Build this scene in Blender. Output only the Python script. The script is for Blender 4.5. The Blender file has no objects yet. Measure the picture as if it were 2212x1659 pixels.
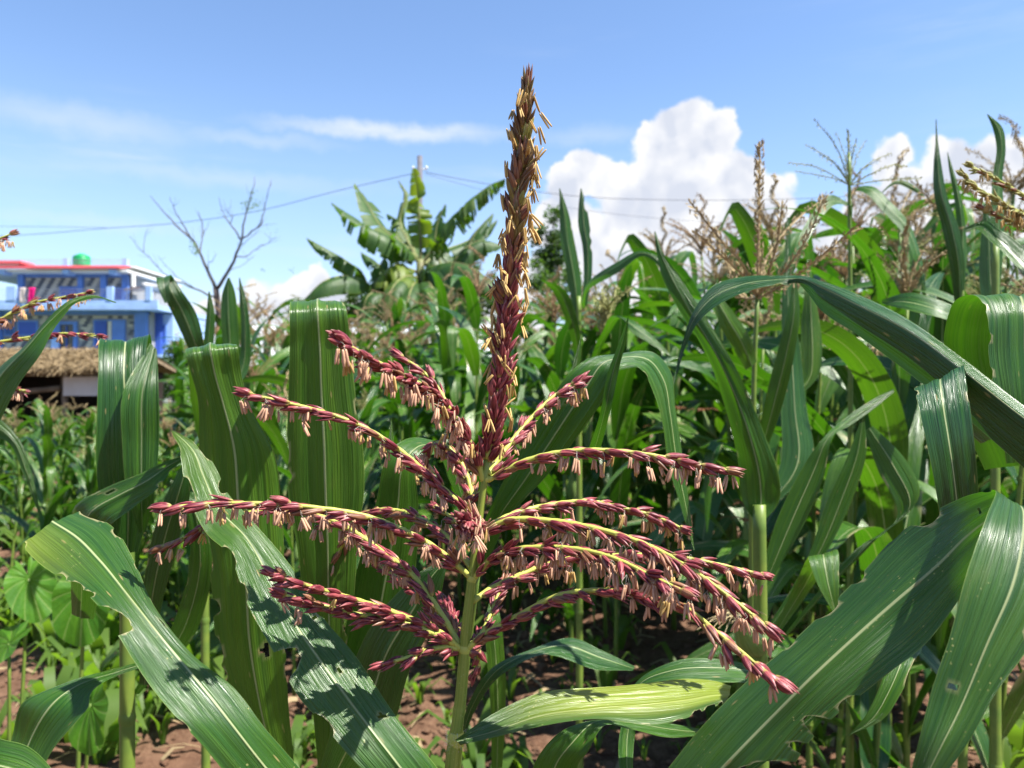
import bpy, math, random
from mathutils import Vector, Matrix, Quaternion, noise

R = math.radians
sc = bpy.context.scene
COL = sc.collection

# ------------------------------------------------------------------ camera, sky, sun, exposure
F, CX, CY, H = 1660.0, 1106.0, 829.5, 1.40      # focal length and centre of the 2212 x 1659 picture, eye height


def at(px, py, d):
    """the point d metres in front of the lens that shows at (px, py)"""
    return Vector(((px - CX) / F * d, d, H - (py - CY) / F * d))


cam = bpy.data.cameras.new('camera')
cam_ob = bpy.data.objects.new('camera', cam)
COL.objects.link(cam_ob)
cam_ob.location = (0, 0, H)
cam_ob.rotation_euler = (R(90), 0, 0)
cam.sensor_width = 36.0
cam.lens = 36.0 * F / 2212.0
cam.clip_start = 0.02
cam.clip_end = 6000
cam.dof.use_dof = True
cam.dof.focus_distance = 0.49
cam.dof.aperture_fstop = 13.0
cam.dof.aperture_blades = 0
sc.camera = cam_ob

SUN_EL, SUN_AZ = R(60), R(112)                    # azimuth from the view direction (+Y) towards the right
sun_vec = Vector((math.sin(SUN_AZ) * math.cos(SUN_EL), math.cos(SUN_AZ) * math.cos(SUN_EL), math.sin(SUN_EL)))
sun = bpy.data.lights.new('sun', 'SUN')
sun.energy = 5.0
sun.angle = R(0.55)
sun.color = (1.0, 0.955, 0.88)
sun_ob = bpy.data.objects.new('sun', sun)
COL.objects.link(sun_ob)
sun_ob.rotation_euler = sun_vec.to_track_quat('Z', 'Y').to_euler()
sun_ob.location = (0, 0, 30)

vs = sc.view_settings
vs.view_transform = 'Standard'
vs.look = 'None'
vs.exposure = 1.48
vs.gamma = 1.0
vs.use_curve_mapping = False
sc.cycles.max_bounces = 6
sc.cycles.transparent_max_bounces = 6
sc.cycles.use_denoising = True


class Nodes:
    """short hand for a node tree"""

    def __init__(self, tree):
        self.t = tree
        tree.nodes.clear()

    def n(self, typ, **kw):
        nd = self.t.nodes.new(typ)
        for k, v in kw.items():
            setattr(nd, k, v)
        return nd

    def put(self, sock, v):
        if isinstance(v, bpy.types.NodeSocket):
            self.t.links.new(v, sock)
        elif v is not None:
            sock.default_value = v

    def m(self, op, a, b=None, c=None, clamp=False):
        nd = self.n('ShaderNodeMath', operation=op, use_clamp=clamp)
        for i, v in enumerate((a, b, c)):
            self.put(nd.inputs[i], v)
        return nd.outputs[0]

    def vm(self, op, a, b=None, scale=None):
        nd = self.n('ShaderNodeVectorMath', operation=op)
        self.put(nd.inputs[0], a)
        if b is not None:
            self.put(nd.inputs[1], b)
        if scale is not None:
            self.put(nd.inputs['Scale'], scale)
        return nd.outputs['Value'] if op in ('DISTANCE', 'LENGTH', 'DOT_PRODUCT') else nd.outputs[0]

    def xyz(self, x, y, z=0.0):
        nd = self.n('ShaderNodeCombineXYZ')
        for i, v in enumerate((x, y, z)):
            self.put(nd.inputs[i], v)
        return nd.outputs[0]

    def sep(self, v):
        nd = self.n('ShaderNodeSeparateXYZ')
        self.put(nd.inputs[0], v)
        return nd.outputs

    def noise(self, vec, scale, detail=3.0, rough=0.55, dist=0.0):
        nd = self.n('ShaderNodeTexNoise')
        self.put(nd.inputs['Vector'], vec)
        nd.inputs['Scale'].default_value = scale
        nd.inputs['Detail'].default_value = detail
        nd.inputs['Roughness'].default_value = rough
        nd.inputs['Distortion'].default_value = dist
        return nd.outputs[0]

    def voronoi(self, vec, scale, feature='F1', out=0):
        nd = self.n('ShaderNodeTexVoronoi', feature=feature)
        self.put(nd.inputs['Vector'], vec)
        nd.inputs['Scale'].default_value = scale
        return nd.outputs[out]

    def rng(self, v, a, b, c=0.0, d=1.0, smooth=True):
        nd = self.n('ShaderNodeMapRange')
        nd.interpolation_type = 'SMOOTHSTEP' if smooth else 'LINEAR'
        self.put(nd.inputs[0], v)
        for i, x in enumerate((a, b, c, d)):
            self.put(nd.inputs[i + 1], x)
        return nd.outputs[0]

    def mix(self, f, a, b, blend='MIX'):
        nd = self.n('ShaderNodeMix', data_type='RGBA', blend_type=blend)
        nd.clamp_factor = True
        self.put(nd.inputs[0], f)
        self.put(nd.inputs[6], a)
        self.put(nd.inputs[7], b)
        return nd.outputs[2]

    def ramp(self, f, stops):
        nd = self.n('ShaderNodeValToRGB')
        cr = nd.color_ramp
        while len(cr.elements) < len(stops):
            cr.elements.new(0.5)
        for e, (p, c) in zip(cr.elements, stops):
            e.position = p
            e.color = (*c, 1.0)
        self.put(nd.inputs[0], f)
        return nd.outputs[0]

    def attr(self, name, out='Fac'):
        nd = self.n('ShaderNodeAttribute', attribute_name=name)
        return nd.outputs[out]

    def bump(self, h, strength=0.3, dist=0.001):
        nd = self.n('ShaderNodeBump')
        nd.inputs['Strength'].default_value = strength
        nd.inputs['Distance'].default_value = dist
        self.put(nd.inputs['Height'], h)
        return nd.outputs[0]


def c4(c):
    return (c[0], c[1], c[2], 1.0)


# --- the sky: a physical sky with fair-weather clouds that go on all round
wd = bpy.data.worlds.new('World')
sc.world = wd
wd.use_nodes = True
g = Nodes(wd.node_tree)
SKY_K = 0.0715
sky = g.n('ShaderNodeTexSky', sky_type='NISHITA')
sky.sun_disc = False
sky.sun_elevation = SUN_EL
sky.sun_rotation = SUN_AZ
sky.altitude = 1300
sky.air_density = 1.25
sky.dust_density = 0.35
sky.ozone_density = 1.6
vec = g.n('ShaderNodeTexCoord').outputs['Generated']
dx, dy, dz = g.sep(g.vm('NORMALIZE', vec))[:3]
az = g.m('ARCTAN2', dx, dy)
el = g.m('ARCSINE', dz)
p2 = g.xyz(az, el, 0.0)
wob = g.n('ShaderNodeTexNoise')
g.put(wob.inputs['Vector'], vec)
wob.inputs['Scale'].default_value = 26.0
wob.inputs['Detail'].default_value = 4.0
wob.inputs['Roughness'].default_value = 0.6
pw = g.vm('ADD', p2, g.vm('SCALE', g.vm('SUBTRACT', wob.outputs['Color'], (0.5, 0.5, 0.5)), scale=0.028))


def ang(px, py):
    return math.atan((px - CX) / F), math.atan((CY - py) / F / math.hypot(1.0, (px - CX) / F))


# cumulus heads: (px, py, radius in px, softness)
heads = [(1492, 280, 66), (1452, 276, 46), (1536, 280, 46), (1494, 282, 40), (1462, 312, 50), (1545, 322, 50), (1420, 320, 55), (1500, 330, 90), (1560, 300, 36), (1590, 385, 60),
         (1460, 430, 120), (1268, 372, 52), (1225, 400, 42), (1310, 400, 55), (1350, 450, 80), (1220, 480, 70),
         (1640, 460, 85), (1560, 520, 130), (1300, 550, 110), (1180, 590, 60), (1720, 540, 80), (1800, 570, 95), (1700, 640, 140), (1480, 640, 160),
         (1930, 340, 38), (1905, 362, 26), (1950, 400, 46), (1880, 440, 50), (2060, 372, 60), (2130, 362, 56), (2010, 415, 56), (2200, 366, 62),
         (2120, 420, 90), (1960, 520, 90), (2220, 470, 110), (2060, 580, 130), (2330, 380, 120), (2500, 450, 180),
         (684, 600, 23), (665, 640, 48), (740, 650, 46), (590, 680, 62), (470, 690, 56), (850, 690, 70), (990, 700, 80), (1100, 700, 90), (350, 740, 60)]
field = None
for hx_, hy_, hr_ in heads:
    a_, e_ = ang(hx_, hy_)
    d_ = g.m('DIVIDE', g.vm('DISTANCE', pw, (a_, e_, 0.0)), hr_ * 1.06 / F)
    field = d_ if field is None else g.m('SMOOTH_MIN', field, d_, 0.18)
fine = g.noise(vec, 55.0, 5.0, 0.62)
vor = g.n('ShaderNodeTexVoronoi', feature='SMOOTH_F1')
g.put(vor.inputs['Vector'], pw)
vor.inputs['Scale'].default_value = 30.0
vor.inputs['Smoothness'].default_value = 0.35
puff = vor.outputs[0]
field = g.m('ADD', field, g.m('ADD', g.m('MULTIPLY', g.m('SUBTRACT', fine, 0.5), 0.40), g.m('MULTIPLY', g.m('SUBTRACT', puff, 0.42), 0.62)))
# heads beyond the frame: a low bank all round the horizon, from noise
bank = g.noise(vec, 4.2, 7.0, 0.56)
bank_h = g.rng(el, 0.02, 0.42, 0.50, 0.86, smooth=False)
bank_side = g.rng(g.m('ABSOLUTE', az), 0.72, 0.86)
bank_m = g.m('MULTIPLY', g.rng(g.m('SUBTRACT', bank, bank_h), 0.0, 0.035), bank_side)
cum = g.m('MAXIMUM', g.rng(field, 1.09, 0.82), bank_m)
# billows: lumps that catch the light above and left, pale grey-blue hollows below
lump_a = g.noise(pw, 15.0, 3.0, 0.45)
lump_b = g.noise(g.vm('ADD', pw, (0.014, -0.018, 0.0)), 15.0, 3.0, 0.45)
relief = g.m('MULTIPLY', g.m('SUBTRACT', lump_a, lump_b), 3.6)
inner = g.rng(field, 0.25, 1.0)
lit = g.m('ADD', g.m('ADD', 0.42, g.m('MULTIPLY', inner, 0.50)), g.m('ADD', relief, g.m('MULTIPLY', g.m('SUBTRACT', 0.42, puff), 0.9)), clamp=True)
cl_col = g.mix(lit, c4((3.7, 3.95, 4.55)), c4((5.3, 5.3, 5.4)))
# thin streaks of high cloud
st = g.noise(g.xyz(g.m('MULTIPLY', az, 3.0), g.m('MULTIPLY', el, 24.0), 0.7), 1.0, 6.0, 0.6)
st2 = g.noise(g.xyz(g.m('MULTIPLY', az, 1.2), g.m('MULTIPLY', el, 5.0), 3.1), 1.4, 4.0, 0.55)
streak = g.m('MULTIPLY', g.rng(st, 0.48, 0.84), g.rng(st2, 0.46, 0.72, 0.0, 0.6))
streak = g.m('MULTIPLY', streak, g.rng(el, 0.50, 0.34))
for sx_, sy_, wx_, wy_, k_ in ((850, 284, 330, 24, 1.3), (560, 300, 220, 20, 0.35), (180, 262, 260, 40, 0.45), (1270, 290, 160, 26, 0.40), (470, 385, 420, 26, 0.35), (250, 485, 330, 18, 0.3)):
    a_, e_ = ang(sx_, sy_)
    q = g.vm('MULTIPLY', g.vm('SUBTRACT', pw, (a_, e_, 0.0)), (F / wx_, F / wy_, 0.0))
    s_ = g.rng(g.vm('LENGTH', q), 1.15, 0.0, 0.0, k_)
    streak = g.m('MAXIMUM', streak, g.m('MULTIPLY', s_, g.rng(st, 0.25, 0.62, 0.45, 1.0)))
hazy = g.m('MULTIPLY', g.rng(el, 0.40, 0.0), 0.45)
blue = g.vm('MULTIPLY', sky.outputs[0], (0.97, 1.05, 1.18))
col = g.mix(hazy, blue, c4((3.3, 4.15, 5.5)))
col = g.mix(g.m('MULTIPLY', streak, 0.85), col, c4((4.6, 4.9, 5.3)))
col = g.mix(cum, col, cl_col)
bg = g.n('ShaderNodeBackground')
g.put(bg.inputs[0], col)
bg.inputs[1].default_value = SKY_K
g.t.links.new(bg.outputs[0], g.n('ShaderNodeOutputWorld').inputs[0])


# ------------------------------------------------------------------ mesh helpers
class MB:
    """collects vertices and faces with a uv and float attributes, builds ONE mesh"""

    def __init__(self):
        self.v, self.f, self.uv, self.a, self.mi = [], [], [], {}, []

    def add(self, v, f, uv=None, mi=0, **attrs):
        o = len(self.v)
        self.v += [tuple(p) for p in v]
        self.f += [tuple(i + o for i in q) for q in f]
        self.mi += [mi] * len(f)
        self.uv += list(uv) if uv else [(0.0, 0.0)] * len(v)
        for k in set(self.a) | set(attrs):
            lst = self.a.setdefault(k, [])
            lst += [0.0] * (o - len(lst))
            val = attrs.get(k, 0.0)
            lst += list(val) if isinstance(val, (list, tuple)) else [val] * len(v)
        return self

    def box(self, x0, x1, y0, y1, z0, z1, mi=0):
        v = [(x, y, z) for z in (z0, z1) for y in (y0, y1) for x in (x0, x1)]
        f = [(0, 2, 3, 1), (4, 5, 7, 6), (0, 1, 5, 4), (2, 6, 7, 3), (0, 4, 6, 2), (1, 3, 7, 5)]
        return self.add(v, f, mi=mi)

    def tube(self, path, rad, sides=6, cap=True, mi=0, **attrs):
        path = [Vector(p) for p in path]
        n = len(path)
        rad = [rad] * n if isinstance(rad, (int, float)) else rad
        v, f, uv = [], [], []
        up = Vector((0.13, 0.21, 0.97))
        for i, p in enumerate(path):
            t = (path[min(i + 1, n - 1)] - path[max(i - 1, 0)]).normalized()
            s = t.cross(up)
            if s.length < 1e-3:
                s = t.cross(Vector((1, 0, 0)))
            s.normalize()
            b = s.cross(t)
            up = b
            for k in range(sides):
                a = 2 * math.pi * k / sides
                v.append(p + (s * math.cos(a) + b * math.sin(a)) * rad[i])
                uv.append((k / sides, i / max(1, n - 1)))
        for i in range(n - 1):
            for k in range(sides):
                k2 = (k + 1) % sides
                f.append((i * sides + k, i * sides + k2, (i + 1) * sides + k2, (i + 1) * sides + k))
        if cap:
            f.append(tuple(range(sides - 1, -1, -1)))
            f.append(tuple((n - 1) * sides + k for k in range(sides)))
        return self.add(v, f, uv, mi, **attrs)

    def mesh(self, name, mats, smooth=True, off=None):
        me = bpy.data.meshes.new(name)
        v = self.v
        if off is not None:
            v = [(p[0] - off[0], p[1] - off[1], p[2] - off[2]) for p in v]
        me.from_pydata(v, [], self.f)
        mats = mats if isinstance(mats, (list, tuple)) else [mats]
        for m in mats:
            me.materials.append(m)
        if len(mats) > 1:
            me.polygons.foreach_set('material_index', self.mi)
        if smooth:
            me.polygons.foreach_set('use_smooth', [True] * len(me.polygons))
        uvl = me.uv_layers.new(name='UVMap')
        li = [0] * len(me.loops)
        me.loops.foreach_get('vertex_index', li)
        flat = []
        for i in li:
            flat += self.uv[i]
        uvl.data.foreach_set('uv', flat)
        for k, val in self.a.items():
            at_ = me.attributes.new(k, 'FLOAT', 'POINT')
            at_.data.foreach_set('value', val + [0.0] * (len(self.v) - len(val)))
        me.update()
        return me

    def build(self, name, mats, parent=None, smooth=True, off=None):
        return link(name, self.mesh(name, mats, smooth, off), parent)


def link(name, data, parent=None):
    o = bpy.data.objects.new(name, data)
    COL.objects.link(o)
    if parent is not None:
        o.parent = parent
    return o


def tag(o, label, cat, group=None):
    o['label'] = label
    o['category'] = cat
    if group:
        o['group'] = group
    return o


def kind(o, k):
    o['kind'] = k
    return o


def thing(name, label, cat, loc=(0, 0, 0), group=None):
    o = link(name, None)
    o.location = loc
    return tag(o, label, cat, group)


def copy_tree(o, parent=None):
    c = o.copy()
    COL.objects.link(c)
    c.parent = parent
    for ch in o.children:
        copy_tree(ch, c)
    return c


def spline(pts, n):
    """Catmull-Rom through points of any dimension, n samples evenly spaced by chord"""
    pts = [tuple(p) for p in pts]
    k = len(pts)
    dim = len(pts[0])
    cum_ = [0.0]
    for a, b in zip(pts, pts[1:]):
        cum_.append(cum_[-1] + max(1e-6, math.dist(a[:3], b[:3]) if dim <= 4 else math.dist(a, b)))
    out, seg = [], 0
    for i in range(n):
        s = cum_[-1] * i / (n - 1)
        while seg < k - 2 and s > cum_[seg + 1]:
            seg += 1
        t = (s - cum_[seg]) / (cum_[seg + 1] - cum_[seg])
        p1, p2_ = pts[seg], pts[seg + 1]
        p0 = pts[seg - 1] if seg > 0 else tuple(2 * a - b for a, b in zip(p1, p2_))
        p3 = pts[seg + 2] if seg + 2 < k else tuple(2 * b - a for a, b in zip(p1, p2_))
        h = cum_[seg + 1] - cum_[seg]
        h0 = (cum_[seg] - cum_[seg - 1]) if seg > 0 else h
        h2 = (cum_[seg + 2] - cum_[seg + 1]) if seg + 2 < k else h
        q = []
        for a, b, c, d in zip(p0, p1, p2_, p3):
            m1 = h * ((b - a) / h0 * h + (c - b) / h * h0) / (h + h0)
            m2 = h * ((c - b) / h * h2 + (d - c) / h2 * h) / (h + h2)
            t2, t3 = t * t, t * t * t
            q.append((2 * t3 - 3 * t2 + 1) * b + (t3 - 2 * t2 + t) * m1 + (-2 * t3 + 3 * t2) * c + (t3 - t2) * m2)
        out.append(tuple(q))
    return out


def pline(pts, n=24):
    """picture polyline with depths -> smooth 3-D path"""
    return [Vector(q) for q in spline([at(*p) for p in pts], n)]


# ------------------------------------------------------------------ materials
def material(name):
    m = bpy.data.materials.new(name)
    m.use_nodes = True
    return m, Nodes(m.node_tree)


def finish(gm, shader):
    gm.t.links.new(shader, gm.n('ShaderNodeOutputMaterial').inputs[0])


def principled(gm, base, rough=0.6, spec=0.5, normal=None, metallic=0.0, **kw):
    b = gm.n('ShaderNodeBsdfPrincipled')
    gm.put(b.inputs['Base Color'], c4(base) if isinstance(base, tuple) and len(base) == 3 else base)
    gm.put(b.inputs['Roughness'], rough)
    gm.put(b.inputs['Specular IOR Level'], spec)
    gm.put(b.inputs['Metallic'], metallic)
    if normal is not None:
        gm.put(b.inputs['Normal'], normal)
    for k, v in kw.items():
        gm.put(b.inputs[k], v)
    return b.outputs[0]


def leaf_material(name, top=(0.013, 0.064, 0.007), young=(0.042, 0.115, 0.006), through=(0.068, 0.215, 0.004), rib=(0.40, 0.45, 0.22), rough=0.33, trans=0.34, pollen=0.0, vein=46.0, spec=0.55):
    m, q = material(name)
    uv = q.n('ShaderNodeUVMap', uv_map='UVMap').outputs[0]
    u, v, _ = q.sep(uv)[:3]
    rnd = q.n('ShaderNodeObjectInfo').outputs['Random']
    au = q.m('ABSOLUTE', q.m('SUBTRACT', u, 0.5))
    u = q.m('ADD', u, q.m('MULTIPLY', q.m('SUBTRACT', q.noise(q.xyz(q.m('MULTIPLY', u, 5.0), q.m('MULTIPLY', v, 3.0), rnd), 1.0, 2.0), 0.5), 0.035))
    fine_ = q.noise(q.xyz(q.m('MULTIPLY', u, vein), q.m('MULTIPLY', v, 1.3), q.m('MULTIPLY', rnd, 40)), 1.0, 3.0, 0.6)
    broad = q.noise(q.xyz(q.m('MULTIPLY', u, 9.0), q.m('MULTIPLY', v, 2.2), q.m('MULTIPLY', rnd, 77)), 1.0, 3.0, 0.55)
    blot = q.noise(q.xyz(q.m('MULTIPLY', u, 3.0), q.m('MULTIPLY', v, 9.0), q.m('MULTIPLY', rnd, 31)), 1.0, 4.0, 0.6)
    base = q.mix(q.rng(broad, 0.38, 0.72), c4(top), c4(young))
    base = q.mix(q.m('MULTIPLY', q.rng(rnd, 0.55, 1.0), 0.45), base, c4(young))
    base = q.mix(q.m('MULTIPLY', q.rng(fine_, 0.36, 0.64, 0.0, 0.75), q.rng(blot, 0.30, 0.62, 0.35, 1.0)), base, q.mix(0.6, base, c4((young[0] * 1.9, young[1] * 1.7, young[2] * 3.0))))
    base = q.mix(q.m('MULTIPLY', q.rng(blot, 0.60, 0.78), 0.30), base, c4((0.13, 0.16, 0.03)))
    ribm = q.rng(au, 0.021, 0.008)
    base = q.mix(q.m('MULTIPLY', ribm, 0.85), base, c4(rib))
    edge = q.attr('edge')                                        # 1 along torn and chewed margins
    base = q.mix(q.m('MULTIPLY', edge, 0.9), base, c4((0.42, 0.38, 0.19)))
    rimv = q.rng(au, 0.488, 0.497)
    base = q.mix(q.m('MULTIPLY', rimv, 0.6), base, c4((0.22, 0.30, 0.07)))
    rust = q.m('MULTIPLY', q.rng(q.voronoi(q.xyz(q.m('MULTIPLY', u, 6.0), q.m('MULTIPLY', v, 9.0), q.m('MULTIPLY', rnd, 50)), 1.0), 0.11, 0.05), 0.8)
    base = q.mix(rust, base, c4((0.30, 0.24, 0.09)))
    yel = q.attr('yellow')
    base = q.mix(yel, base, c4((0.30, 0.36, 0.025)))
    if pollen:
        geo = q.n('ShaderNodeNewGeometry').outputs['Position']
        vo = q.voronoi(geo, 330.0)
        cl = q.noise(geo, 34.0, 3.0, 0.6)
        sp = q.m('MULTIPLY', q.rng(vo, 0.20, 0.12), q.rng(cl, 0.52, 0.66))
        base = q.mix(q.m('MULTIPLY', sp, pollen), base, c4((0.62, 0.58, 0.22)))
    glz = q.noise(q.xyz(q.m('MULTIPLY', u, 26.0), q.m('MULTIPLY', v, 0.8), q.m('MULTIPLY', rnd, 13)), 1.0, 3.0, 0.6)
    h = q.m('ADD', q.m('ADD', q.m('MULTIPLY', fine_, 1.0), q.m('MULTIPLY', broad, 1.8)), q.m('MULTIPLY', glz, 0.9))
    nrm = q.bump(h, 0.6, 0.0022)
    ro = q.m('ADD', rough, q.m('MULTIPLY', q.m('SUBTRACT', glz, 0.5), 0.55))
    s1 = principled(q, base, ro, spec, nrm)
    tr = q.n('ShaderNodeBsdfTranslucent')
    tcol = q.mix(q.m('MULTIPLY', ribm, 0.5), q.mix(q.rng(fine_, 0.3, 0.7), c4(through), c4((through[0] * 0.62, through[1] * 0.72, through[2]))), c4((0.25, 0.33, 0.07)))
    tcol = q.mix(yel, tcol, c4((0.50, 0.58, 0.02)))
    q.put(tr.inputs[0], tcol)
    mx = q.n('ShaderNodeMixShader')
    q.put(mx.inputs[0], trans)
    q.t.links.new(s1, mx.inputs[1])
    q.t.links.new(tr.outputs[0], mx.inputs[2])
    finish(q, mx.outputs[0])
    return m


def simple(name, a, b=None, scale=8.0, rough=0.7, spec=0.3, bump=0.0, trans=0.0, dist=0.01, rand=0.0, tcol=None):
    """two-tone procedural surface; optional bump, translucency and tint from the object"""
    m, q = material(name)
    co = q.n('ShaderNodeTexCoord').outputs['Object']
    nz = q.noise(co, scale, 5.0, 0.6)
    base = q.mix(q.rng(nz, 0.3, 0.72), c4(a), c4(b or tuple(x * 0.75 for x in a)))
    if rand:
        rnd = q.n('ShaderNodeObjectInfo').outputs['Random']
        base = q.mix(q.m('MULTIPLY', rnd, rand), base, c4(tuple(min(1, x * 1.8) for x in a)))
    nrm = q.bump(nz, bump, dist) if bump else None
    s = principled(q, base, rough, spec, nrm)
    if trans:
        tr = q.n('ShaderNodeBsdfTranslucent')
        q.put(tr.inputs[0], c4(tcol) if tcol else base)
        mx = q.n('ShaderNodeMixShader')
        mx.inputs[0].default_value = trans
        q.t.links.new(s, mx.inputs[1])
        q.t.links.new(tr.outputs[0], mx.inputs[2])
        s = mx.outputs[0]
    finish(q, s)
    return m


M = {}
M['leaf'] = leaf_material('maize_leaf', pollen=0.0)
M['leaf_hero'] = leaf_material('maize_leaf_near', top=(0.013, 0.060, 0.009), young=(0.040, 0.106, 0.009), pollen=0.6, vein=64.0, spec=0.72)
M['leaf_dark'] = leaf_material('maize_leaf_dark', top=(0.010, 0.050, 0.008), young=(0.026, 0.084, 0.008), through=(0.042, 0.165, 0.005), trans=0.27, rough=0.30, vein=56.0)
M['leaf_light'] = leaf_material('maize_leaf_light', top=(0.030, 0.094, 0.010), young=(0.066, 0.145, 0.009), through=(0.10, 0.26, 0.005), trans=0.34)
M['leaf_shaded'] = leaf_material('maize_leaf_shaded', top=(0.009, 0.046, 0.008), young=(0.020, 0.072, 0.008), through=(0.045, 0.17, 0.006), trans=0.13, rough=0.28, vein=56.0)  # darker, less translucent leaf: shade from leaves above put into the colour
M['stalk'] = simple('maize_stalk', (0.15, 0.21, 0.032), (0.095, 0.165, 0.028), 30.0, 0.45, 0.4, 0.10, 0.12, 0.002)


def stalk_material():
    m, q = material('maize_stalk_ribbed')
    u, v, _ = q.sep(q.n('ShaderNodeUVMap', uv_map='UVMap').outputs[0])[:3]
    st_ = q.noise(q.xyz(q.m('MULTIPLY', u, 40.0), q.m('MULTIPLY', v, 2.0), 0.0), 1.0, 3.0, 0.6)
    bl = q.noise(q.n('ShaderNodeTexCoord').outputs['Object'], 40.0, 4.0, 0.6)
    base = q.mix(q.rng(st_, 0.35, 0.68), c4((0.16, 0.225, 0.025)), c4((0.30, 0.34, 0.06)))
    base = q.mix(q.m('MULTIPLY', q.rng(bl, 0.56, 0.74), 0.4), base, c4((0.42, 0.43, 0.13)))
    fz = q.rng(q.voronoi(q.n('ShaderNodeTexCoord').outputs['Object'], 420.0), 0.16, 0.08)
    base = q.mix(q.m('MULTIPLY', fz, 0.5), base, c4((0.6, 0.58, 0.3)))
    s = principled(q, base, 0.42, 0.45, q.bump(st_, 0.5, 0.0006))
    tr = q.n('ShaderNodeBsdfTranslucent')
    tr.inputs[0].default_value = c4((0.36, 0.42, 0.05))
    mx = q.n('ShaderNodeMixShader')
    mx.inputs[0].default_value = 0.16
    q.t.links.new(s, mx.inputs[1])
    q.t.links.new(tr.outputs[0], mx.inputs[2])
    finish(q, mx.outputs[0])
    return m


M['stalk_hero'] = stalk_material()


def spikelet_material():
    """striped glumes: green-cream foot, maroon body, tan tip; 'tone' runs from maroon (0) to olive brown (1)"""
    m, q = material('tassel_spikelet')
    u, v, _ = q.sep(q.n('ShaderNodeUVMap', uv_map='UVMap').outputs[0])[:3]
    tone = q.attr('tone')
    st_ = q.noise(q.xyz(q.m('MULTIPLY', u, 11.0), q.m('MULTIPLY', v, 1.2), q.m('MULTIPLY', tone, 19.0)), 1.0, 2.0, 0.5)
    mar = q.mix(q.rng(st_, 0.38, 0.66), c4((0.105, 0.007, 0.018)), c4((0.42, 0.105, 0.105)))
    oli = q.mix(q.rng(st_, 0.38, 0.66), c4((0.11, 0.060, 0.020)), c4((0.27, 0.215, 0.060)))
    yg = q.mix(q.rng(st_, 0.38, 0.66), c4((0.22, 0.25, 0.045)), c4((0.50, 0.47, 0.16)))
    base = q.mix(q.rng(tone, 0.2, 0.95), mar, oli)
    base = q.mix(q.rng(tone, 1.2, 1.8), base, yg)
    base = q.mix(q.m('MULTIPLY', q.rng(v, 0.24, 0.05), 0.8), base, c4((0.42, 0.40, 0.10)))
    base = q.mix(q.m('MULTIPLY', q.rng(v, 0.80, 0.98), 0.5), base, c4((0.46, 0.27, 0.19)))
    s = principled(q, base, 0.42, 0.5, q.bump(st_, 0.5, 0.0006))
    tr = q.n('ShaderNodeBsdfTranslucent')
    q.put(tr.inputs[0], q.mix(0.5, base, c4((0.60, 0.07, 0.05))))
    mx = q.n('ShaderNodeMixShader')
    mx.inputs[0].default_value = 0.24
    q.t.links.new(s, mx.inputs[1])
    q.t.links.new(tr.outputs[0], mx.inputs[2])
    finish(q, mx.outputs[0])
    return m


M['spikelet'] = spikelet_material()
M['rachis'] = simple('tassel_rachis', (0.46, 0.47, 0.09), (0.36, 0.39, 0.075), 90.0, 0.5, 0.4, 0.2, 0.12, 0.001)
M['anther'] = simple('pink_anther', (0.60, 0.36, 0.23), (0.48, 0.26, 0.16), 120.0, 0.55, 0.35, 0.1, 0.25, 0.001, 0.25)
M['anther_tan'] = simple('tan_anther', (0.54, 0.37, 0.13), (0.43, 0.27, 0.09), 120.0, 0.55, 0.35, 0.1, 0.25, 0.001, 0.25)
M['filament'] = simple('anther_filament', (0.75, 0.72, 0.60), None, 50, 0.5, 0.3, 0, 0.3)
M['tassel_tan'] = simple('dry_tassel', (0.35, 0.27, 0.145), (0.24, 0.175, 0.09), 60, 0.7, 0.2, 0.0, 0.25, 0.01, 0.35)
M['tassel_pink'] = simple('pinkish_tassel', (0.35, 0.24, 0.13), (0.25, 0.155, 0.08), 60, 0.7, 0.2, 0.0, 0.25, 0.01, 0.3)
M['tassel_green'] = simple('pale_green_tassel', (0.28, 0.28, 0.11), (0.20, 0.20, 0.07), 60, 0.7, 0.2, 0.0, 0.25, 0.01, 0.3)
M['husk'] = leaf_material('maize_husk', top=(0.10, 0.19, 0.04), young=(0.16, 0.25, 0.05), through=(0.2, 0.4, 0.02), trans=0.2, rough=0.5)
M['silk'] = simple('dry_silk', (0.22, 0.09, 0.045), (0.34, 0.16, 0.07), 60, 0.6, 0.3, 0, 0.1)
M['straw'] = simple('dry_straw', (0.30, 0.225, 0.125), (0.17, 0.125, 0.07), 9, 0.75, 0.2, 0.2, 0.2, 0.01, 0.4)

# ------------------------------------------------------------------ the ground
def soil_material():
    m, q = material('brown_soil')
    co = q.n('ShaderNodeNewGeometry').outputs['Position']
    big = q.noise(co, 1.3, 4.0, 0.6)
    mid_ = q.noise(co, 14.0, 6.0, 0.65)
    fin = q.noise(co, 90.0, 4.0, 0.7)
    base = q.mix(q.rng(mid_, 0.32, 0.70), c4((0.062, 0.030, 0.018)), c4((0.155, 0.088, 0.055)))
    base = q.mix(q.rng(fin, 0.45, 0.75, 0.0, 0.5), base, c4((0.21, 0.14, 0.09)))
    base = q.mix(q.rng(big, 0.45, 0.70, 0.0, 0.6), base, c4((0.13, 0.070, 0.042)))
    far = q.rng(q.sep(co)[1], 14.0, 40.0)
    base = q.mix(far, base, c4((0.075, 0.11, 0.03)))
    h = q.m('ADD', q.m('MULTIPLY', mid_, 1.0), q.m('MULTIPLY', fin, 0.35))
    finish(q, principled(q, base, 0.92, 0.15, q.bump(h, 0.8, 0.03)))
    return m


M['soil'] = soil_material()


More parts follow.
